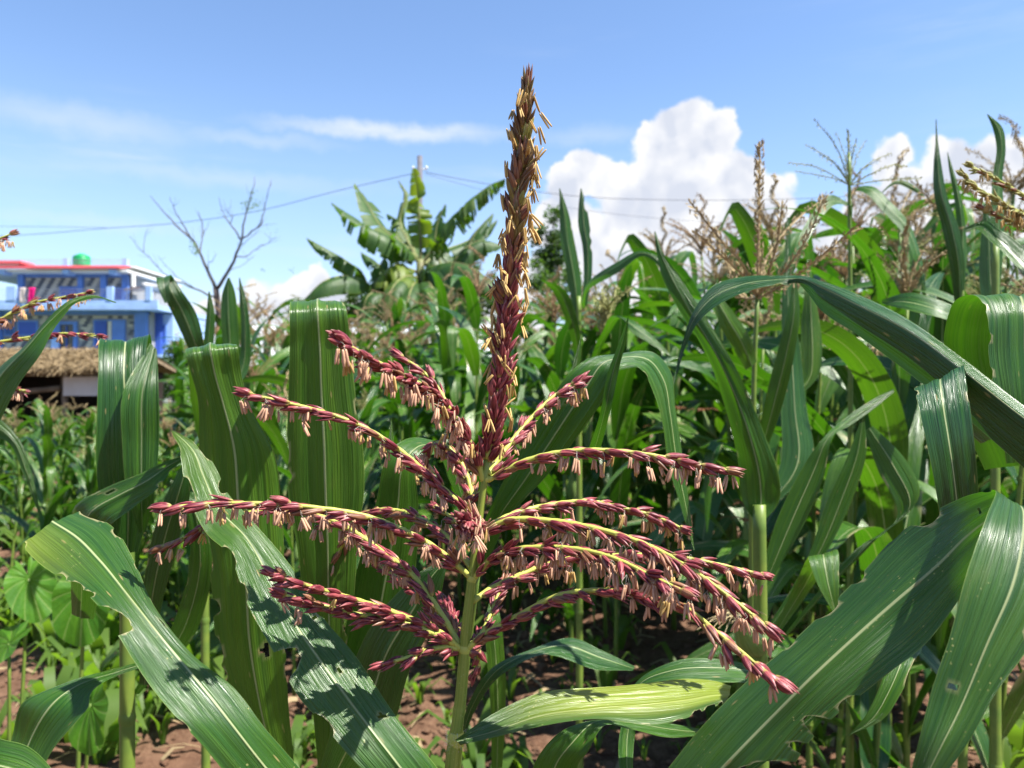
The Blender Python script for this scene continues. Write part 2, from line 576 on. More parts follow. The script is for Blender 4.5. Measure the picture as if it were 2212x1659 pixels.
def lines(lo, hi, step, out):
    a = [lo + step * i for i in range(int((hi - lo) / step) + 1)]
    s, x = step * 1.6, hi
    right, left = [], []
    while x < out:
        x += s
        s *= 1.6
        right.append(x)
    s, x = step * 1.6, lo
    while x > -out:
        x -= s
        s *= 1.6
        left.append(x)
    return left[::-1] + a + right


def soil_z(x, y):
    p = Vector((x, y, 0.0))
    z = 0.030 * (noise.noise(p * 2.1) + 0.6 * noise.noise(p * 5.3)) + 0.016 * noise.noise(p * 13.0)
    c = noise.noise(p * 21.0 + Vector((7, 3, 1)))
    z += 0.022 * max(0.0, c) + 0.008 * noise.noise(p * 41.0)
    fade = 1.0 if abs(y - 5) < 9 and abs(x) < 9 else 0.0
    return z * fade


xs = lines(-3.2, 3.4, 0.030, 900.0)
ys = lines(2.0, 7.4, 0.030, 1800.0)
V = [(x, y, soil_z(x, y)) for y in ys for x in xs]
nx_ = len(xs)
Fq = [(j * nx_ + i, j * nx_ + i + 1, (j + 1) * nx_ + i + 1, (j + 1) * nx_ + i) for j in range(len(ys) - 1) for i in range(nx_ - 1)]
kind(MB().add(V, Fq).build('soil_ground', M['soil']), 'structure')

# clods and stones lying loose on the field
rnd = random.Random(5)
mb = MB()
ico = [(0, 0, 1), (.89, 0, .45), (.28, .85, .45), (-.72, .53, .45), (-.72, -.53, .45), (.28, -.85, .45), (.72, .53, -.45), (-.28, .85, -.45), (-.89, 0, -.45), (-.28, -.85, -.45), (.72, -.53, -.45), (0, 0, -1)]
icf = [(0, 1, 2), (0, 2, 3), (0, 3, 4), (0, 4, 5), (0, 5, 1), (1, 6, 2), (2, 7, 3), (3, 8, 4), (4, 9, 5), (5, 10, 1), (6, 7, 2), (7, 8, 3), (8, 9, 4), (9, 10, 5), (10, 6, 1), (11, 7, 6), (11, 8, 7), (11, 9, 8), (11, 10, 9), (11, 6, 10)]
for _ in range(3400):
    y = rnd.uniform(2.1, 7.5)
    x = rnd.uniform(-0.72, 0.62) * y
    r = rnd.uniform(0.006, 0.020) * (1.0 if rnd.random() < .82 else 2.2)
    z = soil_z(x, y)
    sq = rnd.uniform(.55, .9)
    a = rnd.uniform(0, 6.3)
    vv = []
    for p in ico:
        k = r * rnd.uniform(.7, 1.25)
        vv.append((x + k * (p[0] * math.cos(a) - p[1] * math.sin(a)) * 1.2, y + k * (p[0] * math.sin(a) + p[1] * math.cos(a)), z + r * .3 + k * sq * p[2]))
    mb.add(vv, icf)
kind(mb.build('soil_clods', M['soil'], smooth=False), 'stuff')


# ------------------------------------------------------------------ the blue house
HD = 55.0
def hx(px): return (px - CX) / F * HD
def hz(py): return H - (py - CY) / F * HD


def paint(name, c, rough=0.55):
    return simple(name, c, tuple(x * 0.82 for x in c), 1.2, rough, 0.35, 0.05)


M['blue'] = paint('blue_paint', (0.11, 0.225, 0.56))
M['blue_deep'] = paint('deep_blue_paint', (0.045, 0.10, 0.40))
M['blue_pale'] = paint('pale_blue_render', (0.33, 0.48, 0.78), 0.8)
M['white'] = paint('white_render', (0.72, 0.72, 0.70), 0.8)
M['red_roof'] = paint('red_roof_sheet', (0.72, 0.135, 0.155), 0.5)
M['pole'] = simple('weathered_pole', (0.12, 0.12, 0.14), (0.09, 0.09, 0.10), 4, 0.8, 0.2)
M['tile_dark'] = paint('dark_grey_tile', (0.085, 0.095, 0.115), 0.4)
M['tile_light'] = paint('cream_tile', (0.50, 0.46, 0.37), 0.4)
M['tile_mid'] = paint('grey_tile', (0.22, 0.23, 0.25), 0.4)
M['mortar'] = paint('grey_mortar', (0.28, 0.28, 0.28), 0.9)
M['glass_dark'] = simple('dark_window_glass', (0.02, 0.025, 0.035), (0.03, 0.035, 0.045), 3.0, 0.12, 0.6)
M['tank'] = paint('green_plastic', (0.010, 0.27, 0.085), 0.4)
M['steel'] = simple('grey_steel', (0.35, 0.36, 0.38), (0.25, 0.26, 0.28), 4, 0.45, 0.5)
M['curtain'] = paint('white_curtain', (0.60, 0.57, 0.50), 0.9)
M['pink'] = simple('pink_cloth', (0.80, 0.02, 0.22), (0.66, 0.015, 0.17), 3, 0.85, 0.1, 0, 0.2)
M['offwhite'] = simple('washed_cloth', (0.70, 0.60, 0.56), (0.60, 0.52, 0.50), 3, 0.85, 0.1, 0, 0.2)

house = thing('blue_house', 'three storey blue house with red roof edge, stone-patterned tiles and flat terrace', 'house', (hx(150), HD + 4, 0))
HO = house.location.copy()


def hbox(name, px0, px1, py0, py1, y0, y1, mat, parent=house):
    m_ = MB().box(hx(px0), hx(px1), HD + y0, HD + y1, hz(py1), hz(py0))
    return m_.build(name, mat, parent, False, HO)


# walls: lower block, storey in the middle, storey on top (set back), each a mortar-grey body that carries tiles
hbox('lower_wall', -120, 352, 771, 870, 0.3, 9.0, M['mortar'])
w_mid = hbox('wall', -120, 318, 671, 771, 0.32, 9.0, M['mortar'])
w_top = hbox('wall', 20, 262, 586, 650, 1.2, 8.6, M['mortar'])
hbox('side_wall', 318, 352, 674, 771, 1.6, 9.0, M['blue_pale'])
# slabs
hbox('balcony_slab', -124, 353, 661, 671.5, -0.9, 9.2, M['blue_pale'])
hbox('plinth', -124, 356, 766, 772, -0.6, 9.1, M['blue_pale'])
hbox('roof_slab', -100, 276, 582.5, 587.5, -0.1, 8.9, M['white'])
# red sheet eave with its ribs
roof = MB()
for i in range(5):
    a, b = i / 5, (i + 1) / 5
    roof.box(hx(-100), hx(272 - 3.2 * (4 - i) * .6), HD - .45 + a * 1.1, HD - .45 + b * 1.1 + .05, hz(581.6) + a * .27, hz(581.6) + .06 + b * .27)
roof.box(hx(-100), hx(47), HD - .1, HD + 1.5, hz(570) + .05, hz(563.5))
roof.build('roof', M['red_roof'], house, False, HO)
# beam ends under the eave
for px in (9, 147, 247):
    hbox('beam_end', px - 7, px + 7, 583.5, 593, -0.35, 0.5, M['blue_pale'])
# columns
for px0, px1 in ((19, 31), (151, 161.5), (201, 213), (248.5, 262)):
    hbox('column', px0, px1, 588.5, 652, 0.95, 1.6, M['blue'])
for px0, px1 in ((291, 316), (-6, 1)):
    hbox('column', px0, px1, 672, 766, -0.05, 0.6, M['blue'])
hbox('column', 316.3, 330, 672, 766, 1.2, 1.9, M['blue_deep'])
hbox('ring_beam', -120, 318, 671.8, 679, 0.14, 0.5, M['blue'])
hbox('ring_beam', 20, 262, 587.6, 594, 1.08, 1.4, M['blue'])
# terrace parapet with posts and rails, roof posts and rails
hbox('parapet', -124, 352, 651, 661.2, -0.86, -0.66, M['blue_pale'])
for px0, px1 in ((31, 50), (244, 257), (327, 338)):
    hbox('parapet_post', px0, px1, 622, 651.2, -0.9, -0.6, M['blue_pale'])
for py in (628, 634, 640, 646):
    hbox('rail', -124, 338, py - .5, py + .5, -0.78, -0.74, M['steel'])
for px0, px1 in ((119, 129), (248, 259)):
    hbox('roof_post', px0, px1, 553, 571, 1.0, 1.4, M['blue_pale'])
for py in (555.5, 560.5, 566):
    hbox('rail', -60, 259, py - .45, py + .45, 1.18, 1.22, M['steel'])
hbox('drain_pipe', 279, 284, 586, 618, 0.3, 0.6, M['white'])
hbox('terrace_roof', 20, 276, 570, 573, 1.0, 8.8, M['white'])


def window(px0, px1, py0, py1, y, kind_):
    fr = MB()
    t = 3.0
    for a in ((px0, px1, py0 - t, py0), (px0, px1, py1, py1 + t), (px0 - t, px0, py0 - t, py1 + t), (px1, px1 + t, py0 - t, py1 + t)):
        fr.box(hx(a[0]), hx(a[1]), HD + y - .12, HD + y + .14, hz(a[3]), hz(a[2]))
    w = fr.build('window', M['blue'], house, False, HO)
    hbox('pane', px0, px1, py0, py1, y - .01, y + .03, M['glass_dark'], w)
    if kind_ == 'shutters':
        cx = (px0 + px1) / 2
        hbox('shutter', px0 + .3, px0 + (px1 - px0) * .40, py0 + .3, py1 - .3, y - .10, y - .04, M['blue_deep'], w)
        hbox('curtain', px0 + (px1 - px0) * .43, px0 + (px1 - px0) * .56, py0 + .3, py1 - .3, y - .05, y - .015, M['curtain'], w)
        hbox('shutter', px0 + (px1 - px0) * .59, px1 - .3, py0 + .3, py1 - .3, y - .10, y - .04, M['blue'], w)
    elif kind_ == 'shade':
        hbox('shutter', px0 + .3, px1 - .3, py0 + .3, py1 - .3, y - .10, y - .04, M['blue_deep'], w)
    else:
        for k in (1, 2, 3):
            x = px0 + (px1 - px0) * k / 4
            hbox('window_bar', x - .8, x + .8, py0 + .2, py1 - .2, y - .09, y - .03, M['blue'], w)
    return w


window(201.5, 264, 693, 748, 0.32, 'shutters')
window(8, 24, 698, 722, 0.32, 'bars')
window(36, 74, 695, 722, 0.32, 'shade')
window(112, 148, 618, 640, 1.2, 'shade')
window(217, 245, 620, 644, 1.2, 'shade')
window(325, 336, 700, 738, 1.6, 'shade')
dr = MB()
for a in ((109, 163, 694, 700), (109, 126, 700.1, 764), (155, 163, 700.1, 764)):
    dr.box(hx(a[0]), hx(a[1]), HD + .16, HD + .5, hz(a[3]), hz(a[2]))
door = dr.build('door', M['blue'], house, False, HO)
hbox('doorway_shade', 126.3, 139, 702, 764, 0.27, 0.31, M['glass_dark'], door)  # dark sheets painted as the shade inside the open double door
hbox('doorway_shade', 141, 154.7, 702, 764, 0.27, 0.31, M['glass_dark'], door)
hbox('door_stile', 138.9, 141.1, 702, 764, 0.2, 0.3, M['blue_deep'], door)
hbox('door_gate', 110, 126, 730, 764, 0.02, 0.10, M['blue_pale'], door)

# tiles: brick-wise courses, dark and light in diagonal steps
tile_mesh = {}
tw, th = 0.36, 0.20
for k_, mn in (('d', 'tile_dark'), ('l', 'tile_light'), ('m', 'tile_mid')):
    tile_mesh[k_] = MB().box(-tw / 2 + .012, tw / 2 - .012, -.025, .02, -th / 2 + .012, th / 2 - .012).mesh('tile', M[mn], False)
holes = [(198, 268, 690, 752), (4, 28, 694, 726), (32, 78, 691, 726), (107, 165, 691, 766), (289, 318, 671, 771), (-7, 2, 671, 771), (-130, 318, 660, 679.6), (-130, 318, 765.5, 800)]
holes_t = [(108, 152, 614, 644), (213, 249, 616, 648), (19, 32, 580, 660), (150, 163, 580, 660), (200, 214, 580, 660), (247, 263, 580, 660), (0, 300, 580, 594.6), (0, 300, 649.5, 660)]
tiles = []
for (x0, x1, z0, z1, y, hl, w) in ((hx(-118), hx(291), hz(766), hz(680), HD + .32, holes, w_mid), (hx(21), hx(261), hz(650), hz(595), HD + 1.2, holes_t, w_top)):
    r, z = 0, z0 + th / 2
    while z < z1:
        x = x0 + (r % 3) * tw / 3
        c = 0
        while x < x1:
            px, py = x / HD * F + CX, CY - (z - H) / HD * F
            ex, ez = tw / 2 / HD * F, th / 2 / HD * F
            if not any(px + ex > a and px - ex < b and py + ez > c_ and py - ez < d_ for a, b, c_, d_ in hl):
                kk = (c - r // 3) % 2
                tiles.append((px, x, y, z, 'dlm'[kk] if rnd.random() < .9 else rnd.choice('dlm'), w))
            x += tw
            c += 1
        z += th
        r += 1
tiles.sort(key=lambda t: abs(t[0] - 175))
extra = MB()
mats3 = [M['tile_dark'], M['tile_light'], M['tile_mid']]
for i, (px, x, y, z, k_, w) in enumerate(tiles):
    if i < 295:
        o = link('tile', tile_mesh[k_], w)
        o.location = (x - HO.x, y - HO.y, z - HO.z)
    else:
        extra.box(x - tw / 2 + .012, x + tw / 2 - .012, y - .025, y + .02, z - th / 2 + .012, z + th / 2 - .012, 'dlm'.index(k_))
if extra.v:
    kind(extra.build('wall_tiles', mats3, house, False, HO), 'stuff')

# water tank on the roof
tk = MB()
n_ = 20
prof = [(0.0, .56), (.05, .60), (.28, .60), (.30, .575), (.34, .60), (.58, .60), (.60, .575), (.64, .60), (.74, .56), (.84, .40), (.90, .22), (.94, .20), (.95, 0.0)]
tv, tf = [], []
for z, r in prof:
    for k in range(n_):
        tv.append((r * math.cos(6.2832 * k / n_), r * math.sin(6.2832 * k / n_), z * 1.0))
for i in range(len(prof) - 1):
    for k in range(n_):
        tf.append((i * n_ + k, i * n_ + (k + 1) % n_, (i + 1) * n_ + (k + 1) % n_, (i + 1) * n_ + k))
tk.add(tv, tf)
o = tk.build('water_tank', M['tank'])
o.location = (hx(176.5) * (HD + 1.9) / HD, HD + 1.9, hz(570) + 0.10)
tag(o, 'round green plastic water tank on the flat roof of the blue house', 'water tank')


def cloth(name, px0, px1, py0, py1, mat, label):
    v, f = [], []
    nx, nz = 8, 10
    for j in range(nz + 1):
        for i in range(nx + 1):
            x = hx(px0 + (px1 - px0) * i / nx) + .05 * math.sin(j * .7 + i)
            v.append((x, HD - .97 + .05 * math.sin(i * 1.9 + j * .3), hz(py0 + (py1 - py0) * j / nz)))
    for j in range(nz):
        for i in range(nx):
            f.append((j * (nx + 1) + i, j * (nx + 1) + i + 1, (j + 1) * (nx + 1) + i + 1, (j + 1) * (nx + 1) + i))
    o_ = MB().add(v, f).build(name, mat)
    sm = o_.modifiers.new('thickness', 'SOLIDIFY')
    sm.thickness = 0.02
    return tag(o_, label, 'laundry')


cloth('hanging_cloth', 79.5, 93, 625, 669, M['pink'], 'bright pink cloth hung over the terrace parapet of the blue house')
cloth('hanging_cloth', 61, 73, 625, 658, M['offwhite'], 'whitish cloth hung on the terrace rail left of the pink cloth')

# sloping solar water heater on the terrace
sh = thing('solar_heater', 'sloping brownish solar water heater on the terrace corner of the blue house', 'solar heater', (hx(288), HD + 2, hz(651)))
so = sh.location
mb = MB()
v = [(hx(264), HD + .2, hz(627)), (hx(311), HD + .2, hz(620)), (hx(311), HD + 2.2, hz(614)), (hx(268), HD + 2.2, hz(622))]
v2 = [(a, b, c + .12) for a, b, c in v]
mb.add(v + v2, [(0, 1, 2, 3), (7, 6, 5, 4), (0, 4, 5, 1), (1, 5, 6, 2), (2, 6, 7, 3), (3, 7, 4, 0)])
mb.build('collector_panel', simple('brown_glass_tubes', (0.16, 0.10, 0.09), (0.26, 0.20, 0.19), 12, 0.35, 0.5), sh, False, so)
mb = MB()
mb.tube([(hx(310.5), HD + .0, hz(617)), (hx(310.5), HD + 2.4, hz(612))], .24, 12)
mb.build('heater_tank', M['steel'], sh, True, so)
for px, y in ((268, .4), (308, .4), (308, 2.0)):
    MB().tube([(hx(px), HD + y, hz(651)), (hx(px), HD + y, hz(621))], .035, 6).build('leg', M['steel'], sh, True, so)

# ------------------------------------------------------------------ the thatched shed
SD = 20.0
def sx(px): return (px - CX) / F * SD
def sz(py): return H - (py - CY) / F * SD


M['wood'] = simple('weathered_wood', (0.17, 0.135, 0.10), (0.10, 0.08, 0.06), 6, 0.85, 0.2, 0.3)
M['dark_in'] = simple('shaded_boards', (0.035, 0.028, 0.022), (0.02, 0.017, 0.014), 4, 0.95, 0.1)  # near-black boards: the shade inside the shed put into their colour
M['sheet'] = simple('whitish_sheet_metal', (0.52, 0.52, 0.53), (0.44, 0.43, 0.42), 2, 0.6, 0.4)
M['thatch'] = simple('thatch', (0.18, 0.135, 0.085), (0.08, 0.062, 0.042), 7, 0.9, 0.1, 0.5)
shed = thing('thatched_shed', 'low open shed with a straw thatch roof and dark inside, below the blue house', 'shed', (sx(60), SD + 1.5, 0))
SO = shed.location.copy()


def sbox(name, px0, px1, z0, z1, y0, y1, mat):
    return MB().box(sx(px0), sx(px1), SD + y0, SD + y1, z0, z1).build(name, mat, shed, False, SO)


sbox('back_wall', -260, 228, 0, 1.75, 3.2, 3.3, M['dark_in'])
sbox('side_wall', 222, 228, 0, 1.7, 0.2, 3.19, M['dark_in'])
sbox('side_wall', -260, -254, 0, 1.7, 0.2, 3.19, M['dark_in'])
for px in (-200, -60, 133, 219):
    mb = MB().tube([(sx(px), SD + .12, -.05), (sx(px) + .02, SD + .12, .9), (sx(px) - .01, SD + .12, 1.75)], [.085, .08, .075], 8)
    mb.build('post', M['wood'], shed, True, SO)
MB().tube([(sx(-250), SD + .1, 1.63), (sx(100), SD + .1, 1.66), (sx(224), SD + .1, 1.62)], .06, 8).build('beam', M['wood'], shed, True, SO)
MB().tube([(sx(40), SD + .02, sz(847)), (sx(132), SD - .02, sz(838))], .075, 8).build('pole', M['wood'], shed, True, SO)
sbox('wall_panel', 139, 213, sz(855), sz(814), -.06, -.02, M['sheet'])
# roof body and straw
rb = MB()
x0, x1 = sx(-290), sx(245)
nx_s = 60
v, f = [], []
for i in range(nx_s + 1):
    x = x0 + (x1 - x0) * i / nx_s
    for (yy, zz) in ((-.55, 1.66), (-.58, 1.82), (1.75, 2.38), (4.0, 1.85), (4.0, 1.70), (1.75, 2.2)):
        v.append((x, SD + yy + .05 * noise.noise(Vector((x * 2, yy, 0))), zz + .05 * noise.noise(Vector((x * 3, yy * 2, 4)))))
for i in range(nx_s):
    for k in range(6):
        f.append((i * 6 + k, i * 6 + (k + 1) % 6, (i + 1) * 6 + (k + 1) % 6, (i + 1) * 6 + k))
f.append((0, 1, 2, 3, 4, 5))
f.append(tuple(nx_s * 6 + k for k in (5, 4, 3, 2, 1, 0)))
rb.add(v, f)
roof_o = rb.build('roof', M['thatch'], shed, True, SO)
straw = MB()
for _ in range(7000):
    x = rnd.uniform(x0, x1)
    t = rnd.random() ** 1.3
    p = Vector((x, SD - .6 + 2.3 * t, 1.80 + .60 * t + rnd.uniform(0, .06)))
    d = Vector((rnd.gauss(0, .55), -1.0, -.33 + rnd.gauss(0, .25))).normalized() * rnd.uniform(.15, .5)
    if t < .03:
        d = Vector((rnd.gauss(0, .2), -.15, -1)).normalized() * rnd.uniform(.08, .28)
    s = d.cross(Vector((rnd.gauss(0, .3), .3, 1))).normalized() * rnd.uniform(.008, .020)
    straw.add([p - s, p + s, p + d + s * .4, p + d - s * .4], [(0, 1, 2, 3)])
kind(straw.build('straw', M['straw'], roof_o, False, SO), 'stuff')

# ------------------------------------------------------------------ polytunnel far behind the field
M['film'] = simple('white_plastic_film', (0.82, 0.83, 0.85), (0.74, 0.75, 0.78), 1.2, 0.45, 0.4, 0.05, 0.35)
TD = 46.0
def tx(px): return (px - CX) / F * TD
def tz(py): return H - (py - CY) / F * TD


tun = thing('polytunnel', 'long white plastic greenhouse tunnel far behind the maize and the bare tree', 'greenhouse', (tx(820), TD, 0))
TO = tun.location.copy()
v, f = [], []
na, nl = 16, 24
xa, xb = tx(520), tx(1110)
for i in range(nl + 1):
    x = xa + (xb - xa) * i / nl
    for k in range(na + 1):
        a = math.pi * k / na
        rr = 1.0 + .006 * math.sin(i * 3.0)
        v.append((x, TD - 3.2 * math.cos(a) * rr, max(0, 4.9 * math.sin(a) * rr)))
for i in range(nl):
    for k in range(na):
        f.append((i * (na + 1) + k, i * (na + 1) + k + 1, (i + 1) * (na + 1) + k + 1, (i + 1) * (na + 1) + k))
MB().add(v, f).build('film_cover', M['film'], tun, True, TO)
for i in range(0, nl + 1, 3):
    x = xa + (xb - xa) * i / nl
    MB().tube([(x, TD - 3.25 * math.cos(math.pi * k / 12), 4.96 * math.sin(math.pi * k / 12)) for k in range(13)], .05, 5).build('hoop', M['steel'], tun, True, TO)

# ------------------------------------------------------------------ pole and wires
PD = 32.0
pole_top = at(907, 337, PD)
pole = thing('utility_pole', 'slim grey utility pole rising behind the banana plant', 'utility pole', (pole_top.x, PD, 0))
po = pole.location
MB().tube([(po.x, PD, -.2), (po.x, PD, pole_top.z)], [.15, .11], 10).build('pole_shaft', M['pole'], pole, True, po)
MB().tube([(po.x - .32, PD, pole_top.z - .55), (po.x + .32, PD, pole_top.z - .55)], .03, 6).build('cross_arm', M['steel'], pole, True, po)
for sgn in (-1, 1):
    MB().tube([(po.x + sgn * .28, PD, pole_top.z - .56), (po.x + sgn * .28, PD, pole_top.z - .49), (po.x + sgn * .28, PD, pole_top.z - .42)], [.03, .05, .03], 8).build('insulator', M['white'], pole, True, po)
M['wire'] = simple('black_wire', (0.05, 0.055, 0.07), (0.04, 0.045, 0.06), 2, 0.6, 0.3)
for pts, r, lab in (
        ([(896, 374, PD), (730, 412, 33), (560, 455, 34), (380, 482, 35), (230, 493, 36), (60, 507, 37), (-60, 512, 38)], .013, 'wire running left from the utility pole, dipping across the bare tree'),
        ([(230, 492, 36), (120, 490, 37), (0, 489, 38), (-80, 489, 39)], .009, 'thin wire splitting off to the left above the blue house'),
        ([(918, 372, PD), (1000, 388, 33), (1100, 405, 34), (1250, 424, 36), (1450, 432, 38), (1700, 430, 40), (2000, 416, 42), (2260, 400, 44)], .014, 'upper wire running right from the utility pole across the white cloud'),
        ([(919, 376, PD), (1080, 420, 33), (1250, 452, 35), (1450, 474, 37), (1700, 486, 39), (2000, 484, 42), (2260, 474, 44)], .008, 'lower thin wire running right from the utility pole')):
    o = MB().tube(pline(pts, 50), r, 5).build('overhead_wire', M['wire'])
    tag(o, lab, 'wire', 'wires on the utility pole')

# ------------------------------------------------------------------ trees
M['bark'] = simple('grey_bark', (0.115, 0.095, 0.085), (0.065, 0.055, 0.05), 14, 0.9, 0.15, 0.4)
M['twig_leaf'] = simple('small_tree_leaf', (0.10, 0.16, 0.035), (0.06, 0.11, 0.025), 3, 0.55, 0.3, 0, 0.35, 0.01, 0.3, (0.2, 0.36, 0.03))
M['tree_leaf'] = simple('dark_tree_leaf', (0.030, 0.066, 0.017), (0.05, 0.093, 0.023), 1.5, 0.5, 0.35, 0, 0.3, 0.01, 0.3, (0.13, 0.27, 0.02))
BD = 19.0
bare = thing('bare_tree', 'bare forked grey tree with few leaves against the sky right of the blue house', 'tree', (at(473, 680, BD).x, BD, 0))
bo = bare.location


def limb(pts, r0, r1, parent, name='limb', n=18):
    path = pline([(x, y, BD + dd) for x, y, dd in pts], n)
    for i in range(1, n - 1):
        path[i] += Vector((rnd.gauss(0, .010), rnd.gauss(0, .010), rnd.gauss(0, .010)))
    r0, r1 = r0 * .8, r1 * .7
    tm = MB().tube(path, [r0 + (r1 - r0) * (i / (n - 1)) ** .8 for i in range(n)], 7)
    for _ in range(n // 3 + 1):
        i = rnd.randint(n // 3, n - 2)
        d_ = (path[i + 1] - path[i]).normalized() + Vector((rnd.gauss(0, .55), rnd.gauss(0, .5), rnd.gauss(.25, .4)))
        d_ = d_.normalized() * rnd.uniform(.12, .42)
        tm.tube([path[i], path[i] + d_ * .5 + Vector((rnd.gauss(0, .02), 0, rnd.gauss(0, .02))), path[i] + d_], [max(.004, r1 * .6), .0035, .0020], 4)
    return tm.build(name, M['bark'], parent, True, bo)


tp = [Vector((bo.x, BD, -.1)), Vector((bo.x + .03, BD, .9)), at(474, 740, BD), at(473, 679, BD), at(466, 622, BD)]
trunk = MB().tube([Vector(q) for q in spline(tp, 20)], [.14 - .075 * i / 19 for i in range(20)], 10).build('trunk', M['bark'], bare, True, bo)
L1 = limb([(467, 626, 0), (450, 588, .1), (432, 545, .3), (418, 521, .3), (392, 497, .5), (370, 476, .6), (345, 448, .8), (325, 423, .9)], .058, .010, bare)
limb([(419, 522, .3), (404, 500, .1), (392, 480, 0), (378, 455, 0), (366, 428, -.1)], .028, .008, L1, 'branch')
limb([(431, 545, .3), (437, 515, .5), (438, 490, .6), (428, 455, .7)], .024, .006, L1, 'branch')
limb([(437, 515, .5), (444, 500, .6), (449, 483, .6)], .010, .004, L1, 'branch', 8)
limb([(449, 585, .1), (452, 568, 0), (462, 556, 0), (468, 548, 0)], .016, .005, L1, 'branch', 8)
L2 = limb([(467, 626, 0), (484, 600, -.1), (504, 569, -.2), (516, 535, -.3), (522, 515, -.3), (527, 478, -.4), (535, 450, -.4), (543, 425, -.5), (550, 382, -.5)], .060, .008, bare)
limb([(521, 518, -.3), (505, 492, -.2), (486, 468, -.1), (478, 448, 0), (473, 428, 0)], .028, .007, L2, 'branch')
limb([(523, 516, -.3), (545, 500, -.5), (562, 483, -.6), (571, 450, -.6), (578, 420, -.7), (585, 394, -.7)], .026, .008, L2, 'branch')
limb([(548, 497, -.5), (562, 489, -.5), (578, 484, -.5)], .010, .004, L2, 'branch', 8)
limb([(510, 555, -.2), (530, 555, 0), (554, 537, .3), (576, 526, .4), (598, 511, .5)], .020, .006, L2, 'branch')
limb([(521, 530, -.2), (540, 514, -.3), (556, 500, -.2), (566, 478, -.1)], .012, .004, L2, 'branch', 10)
limb([(495, 584, -.1), (520, 575, .1), (540, 560, .2), (549, 555, .3)], .012, .004, L2, 'branch', 8)
limb([(500, 468, -.1), (492, 458, 0), (490, 446, 0)], .010, .003, L2, 'branch', 6)
L3 = limb([(469, 648, 0), (440, 632, .3), (400, 615, .5), (360, 596, .8), (330, 565, 1.0), (309, 545, 1.1), (290, 525, 1.2), (280, 510, 1.2)], .034, .008, bare)
limb([(310, 546, 1.1), (311, 525, 1.2), (316, 500, 1.3)], .014, .005, L3, 'branch', 8)
limb([(420, 624, .4), (385, 600, .3), (360, 575, .2), (341, 552, .2)], .016, .005, L3, 'branch', 10)
lv = MB()
for (px, py, r, n) in ((418, 530, 9, 60), (424, 545, 7, 40), (533, 447, 10, 36), (541, 430, 8, 26), (557, 440, 8, 20), (561, 452, 9, 18), (527, 438, 8, 20), (548, 412, 7, 18), (597, 498, 4, 6), (568, 582, 5, 8), (632, 585, 5, 8), (548, 446, 7, 20)):
    for _ in range(n):
        p = at(px + rnd.gauss(0, r * .55), py + rnd.gauss(0, r * .55), BD + rnd.gauss(-.2, .12))
        a = Vector((rnd.gauss(0, 1), rnd.gauss(0, 1), rnd.gauss(-.4, .8))).normalized() * rnd.uniform(.03, .055)
        s = a.cross(Vector((rnd.gauss(0, 1), rnd.gauss(0, 1), 1))).normalized() * .018
        lv.add([p, p + a * .5 + s, p + a, p + a * .5 - s], [(0, 1, 2, 3)])
lv.build('leaves', M['twig_leaf'], bare, False, bo)


def leafy_tree(label, px, D, blobs, trunk_r, n_leaf, size, seed, name='broadleaf_tree', group=None):
    """blobs: (px, py, radius px) clumps in the crown"""
    q = random.Random(seed)
    root = thing(name, label, 'tree', ((px - CX) / F * D, D, 0), group)
    o_ = root.location
    cs = [(at(bx, by, D + q.uniform(-1, 1) * br / F * D), br / F * D) for bx, by, br in blobs]
    low = min(c[0].z - c[1] for c in cs)
    fork = Vector((o_.x, D, max(.4, low * .8)))
    tr = MB().tube([(o_.x, D, -.1), (o_.x + .04, D, fork.z * .5), fork], [trunk_r, trunk_r * .85, trunk_r * .7], 9)
    t_o = tr.build('trunk', M['bark'], root, True, o_)
    cr = MB()
    for c, r in cs:
        mid_ = (fork + c) / 2 + Vector((q.gauss(0, .1), q.gauss(0, .1), .15))
        MB().tube([Vector(x) for x in spline([fork, mid_, c], 8)], [trunk_r * .5 * (1 - i / 9) for i in range(8)], 6).build('limb', M['bark'], t_o, True, o_)
        k = int(n_leaf * r * r / sum(x[1] ** 2 for x in cs))
        subs = [(c + Vector((q.gauss(0, 1), q.gauss(0, 1), q.gauss(0, 1))).normalized() * r * q.uniform(.35, .95), r * q.uniform(.18, .36)) for _ in range(14)]
        for _ in range(k):
            cc, rr = q.choice(subs)
            p = cc + Vector((q.gauss(0, 1), q.gauss(0, 1), q.gauss(0, .8))) * rr * .6
            a = Vector((q.gauss(0, 1), q.gauss(0, 1), q.gauss(-.3, .7))).normalized() * size * q.uniform(.7, 1.3)
            s = a.cross(Vector((q.gauss(0, 1), q.gauss(0, 1), 1))).normalized() * size * .3
            cr.add([p, p + a * .45 + s, p + a, p + a * .45 - s], [(0, 1, 2, 3)])
    cr.build('crown', M['tree_leaf'], root, False, o_)
    return root


leafy_tree('dark sparse tree just right of the tassel spike, behind the maize', 1192, 26.0,
           [(1195, 470, 24), (1180, 505, 34), (1205, 520, 30), (1190, 555, 46), (1215, 580, 44), (1168, 600, 40), (1200, 630, 56)], .12, 5200, .13, 3)
leafy_tree('dark round tree behind the lower leaves of the banana plant', 985, 22.0,
           [(960, 650, 46), (1010, 640, 44), (1050, 655, 50), (985, 610, 40), (1040, 610, 36)], .14, 5200, .12, 7)
leafy_tree('low dark bushy tree left of the banana plant below its hanging leaf', 790, 24.0,
           [(760, 660, 40), (800, 650, 44), (830, 670, 44), (780, 690, 50)], .10, 4200, .12, 9)
leafy_tree('small green tree at the right corner of the blue house', 374, 40.0,
           [(366, 770, 24), (388, 750, 26), (352, 806, 26), (376, 800, 30), (404, 785, 28), (360, 838, 30), (392, 835, 32)], .09, 5200, .15, 11)

